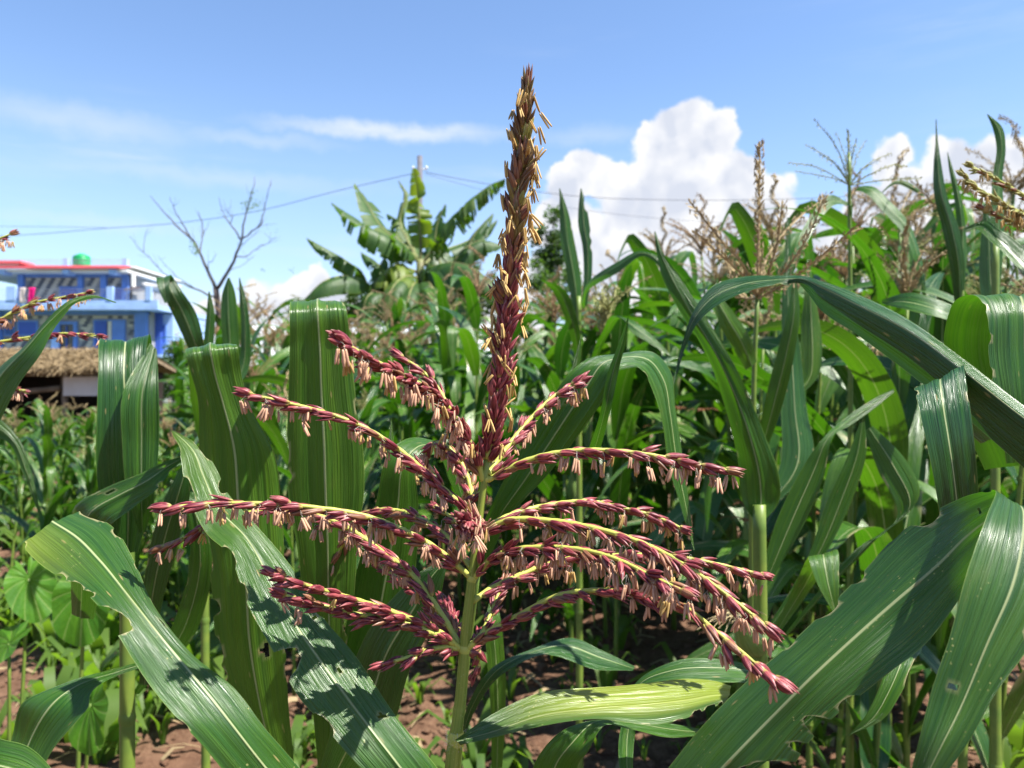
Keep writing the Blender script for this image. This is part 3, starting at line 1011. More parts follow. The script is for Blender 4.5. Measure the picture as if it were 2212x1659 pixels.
for i_, (px_, top_, lab_) in enumerate(((440, 735, 'hazy round tree on the horizon right of the blue house, left of the bare trunk'), (520, 720, 'broad far tree on the horizon just right of the bare trunk'), (600, 735, 'low far tree on the horizon between the bare tree and the folded leaf'), (690, 730, 'far tree on the horizon behind the tall folded maize leaf'))):
    leafy_tree(lab_, px_, 62.0, [(px_ - 26, top_ + 30, 30), (px_ + 24, top_ + 26, 30), (px_, top_ + 16, 26), (px_ - 6, top_ + 58, 42), (px_ + 30, top_ + 60, 34)], .16, 3600, .26, 60 + i_)

# ------------------------------------------------------------------ banana plants
M['banana'] = leaf_material('banana_leaf', top=(0.015, 0.058, 0.009), young=(0.036, 0.090, 0.009), through=(0.12, 0.27, 0.006), rib=(0.26, 0.32, 0.09), trans=0.42, rough=0.55, vein=7.0)
M['banana_stem'] = simple('banana_stem', (0.16, 0.19, 0.055), (0.11, 0.10, 0.045), 7, 0.6, 0.3, 0.2)
ND = 13.0


def banana_leaf(parent, org, pts, w, hang, tear, seed, yellow=0.0, fold=.25):
    """pts: midrib from the stem to the tip (px, py, depth offset); w half width in metres; hang 0..1 how far the blade droops; tear 0..1"""
    q = random.Random(seed)
    n = 44
    path = pline([(x, y, ND + d) for x, y, d in pts], n)
    rib = MB().tube(path, [.030 * (1 - .85 * i / (n - 1)) for i in range(n)], 6)
    lf = rib.build('leaf', M['banana_stem'], parent, True, org)
    bl = MB()
    for side in (-1, 1):
        i = 5
        while i < n - 1:
            k = 1 if q.random() < tear * .7 else q.randint(2, 6)
            j = min(n - 1, i + k)
            if k < 3 and q.random() < tear * .22:
                i = j
                continue
            drop = hang + q.gauss(0, .32) * tear
            lean = q.gauss(0, .05) * tear
            rows = []
            for m_ in range(i, j + 1):
                t = m_ / (n - 1)
                prof_ = (math.sin(math.pi * min(1, max(0, (t - .08) / .92)) ** .75)) ** .6 if t < .999 else 0
                tan = (path[min(m_ + 1, n - 1)] - path[max(m_ - 1, 0)]).normalized()
                s = tan.cross(Vector((0, 0, 1)))
                s = s.normalized() if s.length > .05 else Vector((1, 0, 0))
                upv = s.cross(tan).normalized()
                ww = w * prof_ * (1 + q.gauss(0, .05) * tear)
                row = []
                for c in range(5):
                    x = c / 4
                    out = s * side * math.cos(drop * x * 1.3 + .1) + Vector((0, 0, -1)) * math.sin(max(0, drop) * x * 1.3) + upv * fold * (1 - x) * .6 + tan * (.18 * x + lean)
                    row.append(path[m_] + out * ww * x)
                rows.append((row, t))
            v, f, uv = [], [], []
            for row, t in rows:
                for c, p in enumerate(row):
                    v.append(p)
                    uv.append((.5 + side * .5 * c / 4, t * 6))
            for a in range(len(rows) - 1):
                for c in range(4):
                    f.append((a * 5 + c, a * 5 + c + 1, (a + 1) * 5 + c + 1, (a + 1) * 5 + c))
            bl.add(v, f, uv, yellow=max(0.0, yellow + q.gauss(0, .08)) if yellow else 0.0)
            i = j
    bl.build('blade', M['banana'], lf, True, org)


def banana(label, px, leaves, stem_top, r):
    root = thing('banana_plant', label, 'banana plant', ((px - CX) / F * ND, ND, 0), 'banana plants behind the maize')
    o_ = root.location.copy()
    top = at(*stem_top, ND)
    MB().tube([Vector(q) for q in spline([Vector((o_.x, ND, -.05)), Vector((o_.x + .02, ND, 1.1)), (Vector((o_.x, ND, 1.6)) + top) / 2, top], 14)], [r * (1.0 - .55 * i / 13) for i in range(14)], 12).build('stem', M['banana_stem'], root, True, o_)
    for a in leaves:
        banana_leaf(root, o_, *a)
    return root


banana('tall banana plant with torn leaves and one upright leaf in the middle', 908, [
    ([(906, 570, 0), (888, 548, -.1), (846, 518, -.3), (786, 486, -.5), (740, 455, -.6), (716, 438, -.6)], .46, .60, .75, 1),
    ([(906, 565, 0), (880, 536, .2), (822, 488, .5), (790, 436, .7), (766, 396, .8)], .35, .25, .5, 2, .05),
    ([(908, 560, 0), (909, 540, 0), (906, 482, -.1), (903, 422, -.1), (895, 362, -.2)], .23, .15, .35, 3, .30, .5),
    ([(906, 565, 0), (880, 520, .4), (864, 478, .6), (872, 440, .7), (876, 415, .8), (860, 389, .9)], .20, .7, .95, 4, .1),
    ([(912, 568, 0), (930, 546, 0), (975, 476, -.2), (1026, 425, -.3), (1062, 399, -.3), (1092, 386, -.4)], .42, .95, 1.15, 5, .05),
    ([(910, 600, 0), (930, 585, -.2), (984, 568, -.7), (1035, 588, -1.0), (1064, 622, -1.1)], .52, .75, .15, 6),
    ([(906, 590, 0), (880, 580, -.1), (850, 575, -.3), (834, 590, -.4), (842, 628, -.4)], .38, .6, .4, 8, .35),
    ([(912, 575, 0), (950, 545, .5), (1011, 520, .9), (1055, 490, 1.1), (1075, 474, 1.2)], .35, .8, .7, 10),
    ([(912, 590, 0), (940, 575, -.4), (970, 590, -.8), (990, 640, -1.0)], .41, .7, .3, 12),
    ([(908, 575, 0), (890, 530, .5), (868, 490, .8), (850, 470, 1.0), (836, 462, 1.1)], .30, .6, .5, 18),
    ([(910, 580, 0), (935, 530, .6), (955, 490, .9), (985, 470, 1.1)], .30, .6, .5, 19),
    ([(906, 610, 0), (890, 620, -.8), (880, 660, -1.2), (882, 710, -1.3)], .34, .7, .3, 20),
    ([(912, 610, 0), (930, 615, -.8), (945, 650, -1.2), (948, 700, -1.3)], .34, .7, .3, 21),
    ([(905, 600, 0), (870, 600, -.6), (845, 630, -1.0), (840, 680, -1.1)], .38, .7, .4, 13, .1),
], (908, 560), .14)
banana('lower banana plant with arching leaves left of the tall one', 800, [
    ([(800, 640, 0), (780, 590, 0), (756, 570, -.1), (711, 542, -.2), (662, 514, -.3)], .29, .7, .55, 14),
    ([(800, 640, 0), (790, 612, -.2), (756, 598, -.4), (700, 608, -.7), (658, 646, -.8)], .38, .7, .15, 15),
    ([(800, 640, 0), (815, 595, .2), (830, 560, .3), (848, 540, .4)], .26, .5, .4, 16),
    ([(800, 640, 0), (830, 622, -.2), (860, 640, -.4), (875, 690, -.5)], .35, .7, .3, 17),
], (800, 640), .10)
banana('dark banana plant crowding in behind the right side of the tall one', 968, [
    ([(968, 640, 0), (975, 580, 0), (1000, 540, .1), (1040, 520, .2), (1085, 530, .2)], .42, .8, .6, 31),
    ([(968, 640, 0), (955, 580, .2), (940, 530, .4), (946, 480, .5), (962, 440, .6)], .34, .5, .7, 32),
    ([(968, 640, 0), (1000, 600, -.3), (1050, 600, -.6), (1085, 640, -.8)], .42, .75, .3, 33),
    ([(968, 640, 0), (1000, 560, .4), (1030, 500, .6), (1066, 460, .8)], .36, .7, .8, 34),
    ([(968, 640, 0), (940, 600, -.3), (915, 620, -.6), (905, 680, -.7)], .40, .75, .3, 35),
    ([(968, 640, 0), (985, 620, -.5), (1000, 650, -.9), (1005, 710, -1.0)], .40, .75, .3, 36),
], (968, 640), .12)
banana('small dark banana plant low between the tall one and its left neighbour', 850, [
    ([(850, 660, 0), (838, 610, 0), (815, 570, .1), (780, 545, .2)], .34, .7, .5, 41),
    ([(850, 660, 0), (855, 600, .1), (862, 550, .2), (856, 505, .3)], .28, .4, .5, 42, .15),
    ([(850, 660, 0), (870, 625, -.2), (900, 625, -.5), (920, 665, -.6)], .36, .75, .3, 43),
    ([(850, 660, 0), (825, 630, -.3), (795, 640, -.6), (780, 690, -.7)], .36, .75, .3, 44),
], (850, 660), .10)

# ------------------------------------------------------------------ maize: field plants built once per variety, then copied
def strip(mb, path, width, side, fold, ripple, ns=4, seed=0, bites=0.0, droop=0.0, yellow=0.0):
    """a leaf blade along path; width and side (unit cross vector) per sample"""
    q = random.Random(seed)
    n = len(path)
    ph = [q.uniform(0, 6.28), q.uniform(0, 6.28)]
    fq = q.uniform(9, 15)
    cut = [[0.0] * n, [0.0] * n]
    if bites:
        for sd in (0, 1):
            for i in range(n):
                cut[sd][i] = max(0.0, noise.noise(Vector((i * .55, sd * 7.0, seed * 3.7))) - .15) * bites
    v, uv, ed, ye = [], [], [], []
    L = 0.0
    for i, p in enumerate(path):
        if i:
            L += (path[i] - path[i - 1]).length
        t = i / (n - 1)
        tan = (path[min(i + 1, n - 1)] - path[max(i - 1, 0)]).normalized()
        s = side[i]
        nr = tan.cross(s).normalized()
        for c in range(ns + 1):
            x = -1 + 2 * c / ns
            sd = 0 if x < 0 else 1
            xx = x * (1 - cut[sd][i])
            z = fold * abs(xx) + ripple * xx * xx * math.sin(fq * t + ph[sd]) * (1 - t * .4) - droop * xx * xx
            v.append(p + s * (xx * width[i]) + nr * (z * width[i]))
            uv.append((.5 + .5 * xx, L * 3.0))
            ed.append(1.0 if cut[sd][i] > .02 and abs(x) > .99 else 0.0)
            ye.append(yellow)
    f = [(i * (ns + 1) + c, i * (ns + 1) + c + 1, (i + 1) * (ns + 1) + c + 1, (i + 1) * (ns + 1) + c) for i in range(n - 1) for c in range(ns)]
    mb.add(v, f, uv, edge=ed, yellow=ye)


def wprof(t):
    return min(1.0, .45 + t * 3.2) * max(0.0, 1 - t ** 3.0) ** .75 * (1 - .28 * max(0, t - .4))


def field_leaf(q, z, r, phi, length, width, a0, bend, kink, mat, seed):
    n = 22
    d = Vector((math.cos(phi), math.sin(phi), 0))
    lat = Vector((-math.sin(phi), math.cos(phi), 0))
    p = d * r + Vector((0, 0, z))
    path, sides, ws = [], [], []
    sway = q.gauss(0, .35)
    tw = q.gauss(0, .7)
    st = length / (n - 1)
    for i in range(n):
        t = i / (n - 1)
        a = a0 - bend * t ** 1.25
        if kink and t > kink[0]:
            a -= kink[1] * min(1, (t - kink[0]) / .06)
        a = max(a, -1.50)
        h = d * math.cos(sway * t) + lat * math.sin(sway * t)
        tan = h * math.cos(a) + Vector((0, 0, 1)) * math.sin(a)
        path.append(p.copy())
        p += tan * st
        s0 = Vector((0, 0, 1)).cross(h).normalized()
        s0 = Quaternion(tan, tw * t) @ s0
        sides.append(s0)
        ws.append(max(.0015, width * wprof(t)))
    mb = MB()
    strip(mb, path, ws, sides, q.uniform(.12, .30), q.uniform(.06, .20), 4, seed, q.choice((0, 0, .5, .8)), q.uniform(0, .08))
    return mb.mesh('leaf', M[mat])


def fuzzy(mb, path, r0, r1, q, dens, size, droop=.3):
    """a tassel branch: thin stem with rows of small pointed spikelets"""
    n = len(path)
    mb.tube(path, [r0 + (r1 - r0) * i / (n - 1) for i in range(n)], 4)
    tot = sum((b - a).length for a, b in zip(path, path[1:]))
    k = int(tot / dens)
    for j in range(k):
        t = (j + .5) / k
        if t < .06:
            continue
        fi = t * (n - 1)
        i = min(n - 2, int(fi))
        p = path[i].lerp(path[i + 1], fi - i)
        tan = (path[i + 1] - path[i]).normalized()
        o = Vector((q.gauss(0, 1), q.gauss(0, 1), q.gauss(-droop, 1)))
        o = (o - tan * o.dot(tan)).normalized()
        a = (tan * .85 + o * .55).normalized() * size * q.uniform(.7, 1.2)
        s = a.cross(o).normalized() * size * .19
        b = p + o * r0
        w = o * size * .16
        mb.add([b, b + a * .45 + s, b + a * .45 - s, b + a * .45 + w, b + a], [(0, 1, 3), (0, 3, 2), (1, 4, 3), (3, 4, 2), (0, 2, 1), (1, 2, 4)])
        if q.random() < .30:        # a hanging anther
            c = b + a * .7
            e = Vector((q.gauss(0, .25), q.gauss(0, .25), -1)) * size * .75
            s2 = e.cross(Vector((0, 1, .2))).normalized() * size * .09
            mb.add([c - s2, c + s2, c + e + s2, c + e - s2], [(0, 1, 2, 3)])


def make_tassel(q, z, nb, L, spread, droop, size=.010, dens=.0042, Ls=None):
    mb = MB()
    Ls = Ls or L * 1.25
    top = [Vector((q.gauss(0, .006) * i, q.gauss(0, .006) * i, z + Ls * i / 8)) for i in range(9)]
    fuzzy(mb, top, .0048, .0022, q, dens * .4, size, 0)
    for i in range(nb):
        ph = q.uniform(0, 6.283)
        zz = z + .13 * Ls * q.random()
        p = Vector((0, 0, zz))
        el_ = spread + q.gauss(0, .16)
        path = []
        m_ = 10
        ll = L * q.uniform(.65, 1.1)
        for k in range(m_):
            path.append(p.copy())
            e = el_ - droop * (k / m_) * q.uniform(.8, 1.2)
            p += Vector((math.cos(ph) * math.cos(e), math.sin(ph) * math.cos(e), math.sin(e))) * ll / m_
        fuzzy(mb, path, .0025, .0011, q, dens, size)
    return mb


def make_plant(seed, h, nl, tassel='tassel_tan', ear=True, mats=('leaf', 'leaf', 'leaf_dark', 'leaf_light'), upright=0.0, spread=.95, droop=.8):
    q = random.Random(seed)
    root = link('maize_plant', None)
    lean = (q.gauss(0, .03), q.gauss(0, .03))
    path = [Vector((lean[0] * (i / 9) ** 2 * h, lean[1] * (i / 9) ** 2 * h, h * i / 9 - .03)) for i in range(10)]
    mb = MB().tube(path, [.0135 * (1 - .62 * i / 9) for i in range(10)], 8)
    nodes = []
    for i in range(nl + 2):
        z = h * (.10 + .86 * i / (nl + 1))
        nodes.append(z)
        t = z / h
        c = Vector((lean[0] * t * t * h, lean[1] * t * t * h, z))
        rr = .0135 * (1 - .62 * t)
        mb.tube([c - Vector((0, 0, .006)), c, c + Vector((0, 0, .006))], [rr * 1.02, rr * 1.22, rr * 1.02], 8, False)
    mb.build('stalk', M['stalk'], root)
    base = q.uniform(0, 6.28)
    for i in range(nl):
        t = (i + 1) / nl
        z = nodes[i + 1] - .02
        phi = base + (math.pi if i % 2 else 0) + q.gauss(0, .30)
        ln = h * (.36 + .16 * math.sin(math.pi * min(1, t * 1.05))) * q.uniform(.85, 1.12)
        wd_ = (.039 + .014 * math.sin(math.pi * t)) * (h / 2.0) ** .5
        a0 = R(q.uniform(52, 72) + upright + 6 * t)
        bend = q.uniform(1.1, 2.3) - upright * .02
        kk = (q.uniform(.35, .7), q.uniform(.9, 1.7)) if q.random() < .30 else None
        tt = z / h
        c = Vector((lean[0] * tt * tt * h, lean[1] * tt * tt * h, 0))
        me = field_leaf(q, z, .006, phi, ln, wd_, a0, bend, kk, q.choice(mats), seed * 50 + i)
        o = link('leaf', me, root)
        o.location = c
    if tassel:
        mb = make_tassel(q, h * .965, q.randint(9, 14), h * .122, spread + q.gauss(0, .1), droop, .0142, .0040)
        o = mb.build('tassel', M[tassel], root, False)
        o.location = (lean[0] * h * .93, lean[1] * h * .93, 0)
    if ear:
        z = h * .48
        ph = base + .4
        d = Vector((math.cos(ph) * .30, math.sin(ph) * .30, .95))
        p0 = Vector((math.cos(ph) * .012, math.sin(ph) * .012, z))
        rad = [.008, .020, .026, .027, .024, .017, .009, .004]
        e = MB().tube([p0 + d * .22 * i / 7 for i in range(8)], rad, 10).build('ear', M['husk'], root)
        sk = MB()
        tip = p0 + d * .215
        for _ in range(16):
            pp = [tip + Vector((q.gauss(0, .004), q.gauss(0, .004), 0))]
            v_ = Vector((q.gauss(0, .5), q.gauss(0, .5), .9))
            for k in range(4):
                pp.append(pp[-1] + v_ * .014)
                v_ += Vector((0, 0, -.55))
            sk.tube(pp, .0011, 3, False)
        sk.build('silk', M['silk'], e)
    return root


tall = [make_plant(11, 2.00, 11), make_plant(12, 2.12, 12, 'tassel_pink'), make_plant(13, 1.90, 11, 'tassel_tan'), make_plant(14, 2.05, 12, 'tassel_green', upright=6), make_plant(15, 2.2, 12, 'tassel_tan', upright=8), make_plant(16, 1.95, 10, 'tassel_pink')]
small = [make_plant(21, .78, 7, None, False, ('leaf_light', 'leaf')), make_plant(22, .95, 8, 'tassel_green', False, ('leaf_light', 'leaf')), make_plant(23, .66, 6, None, False, ('leaf_light',))]
used = set()


def place(kind_list, i, x, y, rz, s, label, group):
    src = kind_list[i % len(kind_list)]
    if id(src) in used:
        src = copy_tree(src)
    else:
        used.add(id(src))
    src.location = (x, y, soil_z(x, y) if abs(x) < 9 and y < 14 else 0)
    src.rotation_euler = (rnd.gauss(0, .03), rnd.gauss(0, .03), rz)
    src.scale = (s, s, s)
    return tag(src, label, 'maize plant', group)


rnd = random.Random(41)
cnt = 0
ORD = ('first', 'second', 'third', 'fourth', 'fifth', 'sixth', 'seventh', 'eighth', 'ninth', 'tenth', 'eleventh', 'twelfth')
LOOK = (('tan-tasselled', 'pink-tasselled', 'shorter tan-tasselled', 'green-tasselled', 'tallest tan-tasselled', 'shorter pink-tasselled'), ('young', 'small green-tasselled', 'very short young'))


def fill(px0, px1, y0, y1, dy, dx_, s0, s1, kinds_, label, group, skip=None, grow=0.0):
    """rows of plants between two lines of sight"""
    global cnt
    y, row = y0, 0
    while y < y1:
        x = (px0 - CX) / F * y
        while x < (px1 - CX) / F * y:
            xx, yy = x + rnd.gauss(0, .07), y + rnd.gauss(0, .07)
            px = xx / yy * F + CX
            if not (skip and skip(px, yy)):
                ki = cnt + rnd.randint(0, 5)
                place(kinds_, ki, xx, yy, rnd.uniform(0, 6.28), rnd.uniform(s0, s1), label % (LOOK[kinds_ is small][ki % len(kinds_)], ORD[row]), group)
                cnt += 1
            x += dx_
        y += dy
        row += 1
    return


fill(1560, 2330, 1.75, 3.2, .40, .30, .72, .86, tall, '%s maize plant in the %s row of the near stand on the right', 'maize stand on the right', lambda px, y: px < 1720 and y < 2.3)
fill(1440, 2330, 3.2, 6.4, .50, .36, .98, 1.12, tall, '%s maize plant in the %s row at the rear of the right stand', 'rear rows of the right maize stand', lambda px, y: px < 1520 and y < 3.8)
fill(860, 1440, 3.6, 9.0, .55, .37, .80, .95, tall, '%s maize plant in the %s row behind the middle of the field', 'maize rows in the middle', lambda px, y: (px < 1000 and y < 4.7) or (px < 1190 and y < 4.1))
fill(560, 1500, 9.6, 11.6, .80, .50, 1.04, 1.18, tall, 'far %s maize plant in the %s row below the banana plants', 'last maize rows')
fill(430, 860, 4.1, 9.4, .60, .38, .73, .87, tall, '%s maize plant in the %s thin row right of the shed', 'thin maize rows on the left', lambda px, y: px < 540 and y < 5.6)
fill(-120, 430, 3.9, 16.5, 1.25, .62, .85, 1.2, small, '%s maize plant in the %s row of open ground before the shed', 'young maize before the shed')
fill(600, 900, 3.4, 4.05, .32, .36, .62, .74, tall, '%s low maize plant in the %s row left of the main stalk', 'low maize left of the main stalk')
fill(-80, 430, 4.6, 9.5, .70, .42, .46, .57, tall, '%s short maize plant in the %s leafy row before the shed', 'leafy maize before the shed')
for s_ in tall + small:
    if id(s_) not in used:
        copy_drop = [s_] + list(s_.children_recursive)
        for o in copy_drop:
            bpy.data.objects.remove(o)

# ------------------------------------------------------------------ weeds, seedlings and litter on the ground
M['weed'] = simple('weed_leaf', (0.050, 0.105, 0.016), (0.085, 0.14, 0.022), 3, 0.5, 0.35, 0, 0.4, 0.01, 0.0, (0.22, 0.42, 0.02))
wb = MB()
for _ in range(3300):
    y = rnd.uniform(2.3, 9.5) if rnd.random() < .7 else rnd.uniform(8, 19)
    px = rnd.uniform(-40, 2212) if rnd.random() < .45 else rnd.uniform(-60, 760)
    x = (px - CX) / F * y
    if noise.noise(Vector((x * 1.4, y * 1.4, 2))) < (-.12 if px > 500 or y > 8 else -.04):
        continue
    z = soil_z(x, y)
    hgt = rnd.choice((.05, .08, .12, .22)) * rnd.uniform(.7, 1.3) * (1.35 if px < 600 else 1.0)
    for _b in range(rnd.randint(3, 7)):
        a = rnd.uniform(0, 6.28)
        d = Vector((math.cos(a), math.sin(a), 0))
        s = Vector((-d.y, d.x, 0)) * hgt * rnd.uniform(.04, .12)
        p = Vector((x, y, z)) + d * .004
        ld = rnd.uniform(.25, .9)
        pts = [p, p + d * hgt * .25 * ld + Vector((0, 0, hgt * .55)), p + d * hgt * .75 * ld + Vector((0, 0, hgt * .85)), p + d * hgt * 1.25 * ld + Vector((0, 0, hgt * (.95 - .5 * ld)))]
        wb.add([pts[0] - s * .6, pts[0] + s * .6, pts[1] - s, pts[1] + s, pts[2] - s * .8, pts[2] + s * .8, pts[3]], [(0, 1, 3, 2), (2, 3, 5, 4), (4, 5, 6)])
kind(wb.build('weeds', M['weed']), 'stuff')
lb = MB()
for _ in range(700):
    y = rnd.uniform(2.3, 8)
    x = (rnd.uniform(-40, 2212) - CX) / F * y
    z = soil_z(x, y) + .015
    a = rnd.uniform(0, 6.28)
    l = rnd.uniform(.04, .22)
    d = Vector((math.cos(a), math.sin(a), rnd.gauss(0, .1))) * l
    s = Vector((-math.sin(a), math.cos(a), rnd.gauss(0, .3))) * rnd.uniform(.004, .016)
    p = Vector((x, y, z))
    lb.add([p - s, p + s, p + d * .5 + s + Vector((0, 0, .02)), p + d * .5 - s + Vector((0, 0, .02)), p + d + s * .3, p + d - s * .3], [(0, 1, 2, 3), (3, 2, 4, 5)])
kind(lb.build('leaf_litter', M['straw']), 'stuff')

# ------------------------------------------------------------------ taro plants at the lower left
def taro_material():
    m, q = material('taro_leaf')
    u, v, _ = q.sep(q.n('ShaderNodeUVMap', uv_map='UVMap').outputs[0])[:3]
    wv = q.m('ABSOLUTE', q.m('SUBTRACT', q.m('FRACT', q.m('ADD', q.m('MULTIPLY', u, 14.0), q.m('MULTIPLY', v, -0.5))), 0.5))
    vein = q.m('MULTIPLY', q.rng(wv, 0.09, 0.03), 0.6)
    main_ = q.rng(q.m('ABSOLUTE', q.m('SUBTRACT', q.m('FRACT', q.m('ADD', u, 0.5)), 0.5)), 0.016, 0.006)
    vein = q.m('MAXIMUM', vein, main_)
    bl = q.noise(q.n('ShaderNodeTexCoord').outputs['Object'], 30.0, 4.0, 0.6)
    base = q.mix(q.rng(bl, 0.3, 0.7), c4((0.036, 0.125, 0.010)), c4((0.070, 0.185, 0.012)))
    base = q.mix(q.m('MULTIPLY', q.rng(bl, 0.68, 0.76), 0.7), base, c4((0.22, 0.17, 0.06)))
    base = q.mix(vein, base, c4((0.17, 0.26, 0.06)))
    s = principled(q, base, 0.55, 0.22, q.bump(q.m('ADD', q.m('MULTIPLY', wv, 1.0), q.m('MULTIPLY', bl, 0.6)), 0.6, 0.006))
    tr = q.n('ShaderNodeBsdfTranslucent')
    q.put(tr.inputs[0], q.mix(vein, c4((0.19, 0.42, 0.015)), c4((0.30, 0.46, 0.05))))
    mx = q.n('ShaderNodeMixShader')
    mx.inputs[0].default_value = 0.42
    q.t.links.new(s, mx.inputs[1])
    q.t.links.new(tr.outputs[0], mx.inputs[2])
    finish(q, mx.outputs[0])
    return m


M['taro'] = taro_material()


def taro(label, leaves, base):
    root = thing('taro_plant', label, 'taro', base, 'taro plants between the maize')
    o_ = Vector(base)
    for (px, py, d, L, yaw, tilt, roll) in leaves:
        c = at(px, py, d)
        v, f, uv = [], [], []
        na, nr = 40, 6
        rot = Matrix.Rotation(yaw, 3, 'Z') @ Matrix.Rotation(tilt, 3, 'X') @ Matrix.Rotation(roll, 3, 'Y')
        v.append(c)
        uv.append((.5, 0))
        for j in range(1, nr + 1):
            for k in range(na):
                a = 2 * math.pi * k / na
                rr = (.50 + .50 * math.cos(a)) ** .55 * .78 + .30                     # heart: point at a = 0, notch at a = pi
                if abs(a - math.pi) < .5:
                    rr *= .35 + .65 * abs(a - math.pi) / .5 + .45 * (abs(a - math.pi) > .3)
                x = math.sin(a) * rr * .62
                z = -math.cos(a) * rr
                t = j / nr
                rip = .05 * math.sin(7 * a) * t * t
                p = Vector((x * t, -.16 * (x * t) ** 2 * 2 - rip + .10 * (z * t) ** 2 - .05 * abs(math.sin(a * 5)) * t * (1 - t), z * t)) * L
                v.append(c + rot @ p)
                uv.append((k / na, t))
        for k in range(na):
            f.append((0, 1 + k, 1 + (k + 1) % na))
        for j in range(nr - 1):
            for k in range(na):
                f.append((1 + j * na + k, 1 + (j + 1) * na + k, 1 + (j + 1) * na + (k + 1) % na, 1 + j * na + (k + 1) % na))
        lf = MB().add(v, f, uv).build('leaf', M['taro'], root, True, o_)
        st_ = [Vector(q) for q in spline([o_ + Vector((0, 0, -.02)), o_.lerp(c, .5) + Vector((0, 0, .08)), c], 10)]
        MB().tube(st_, [.007 - .004 * i / 9 for i in range(10)], 6).build('leaf_stem', M['stalk'], lf, True, o_)


b1 = at(150, 1640, 1.55)
taro('taro plant with one bright heart-shaped leaf lit from behind, under the chewed leaf', [(183, 1275, 1.50, .100, .15, R(-10), R(4)), (196, 1520, 1.45, .085, -.3, R(-16), R(-8))], (b1.x, 1.55, 0))
b2 = at(20, 1640, 1.7)
taro('darker taro plant at the left edge of the picture', [(62, 1250, 1.72, .092, .5, R(-28), R(-14)), (20, 1390, 1.66, .095, -.6, R(-40), R(20))], (b2.x, 1.7, 0))

# ------------------------------------------------------------------ maize close to the lens
def bite_profile(n, bites, side, seed):
    """how much of each half blade is gone along its length"""
    out = []
    for i in range(n):
        t = i / (n - 1)
        c = max(0.0, .010 * noise.noise(Vector((t * 60, side * 9.0, seed))))
        for (bt, bs, bw, bd) in bites:
            if bs == side:
                x = (t - bt) / bw
                x += .22 * noise.noise(Vector((t * 55, seed, 3)))
                if abs(x) < 1:
                    c = max(c, bd * (1 - x * x) ** .5 * (1 + .22 * noise.noise(Vector((t * 90, seed * 2, 8)))))
        out.append(min(.96, c))
    return out


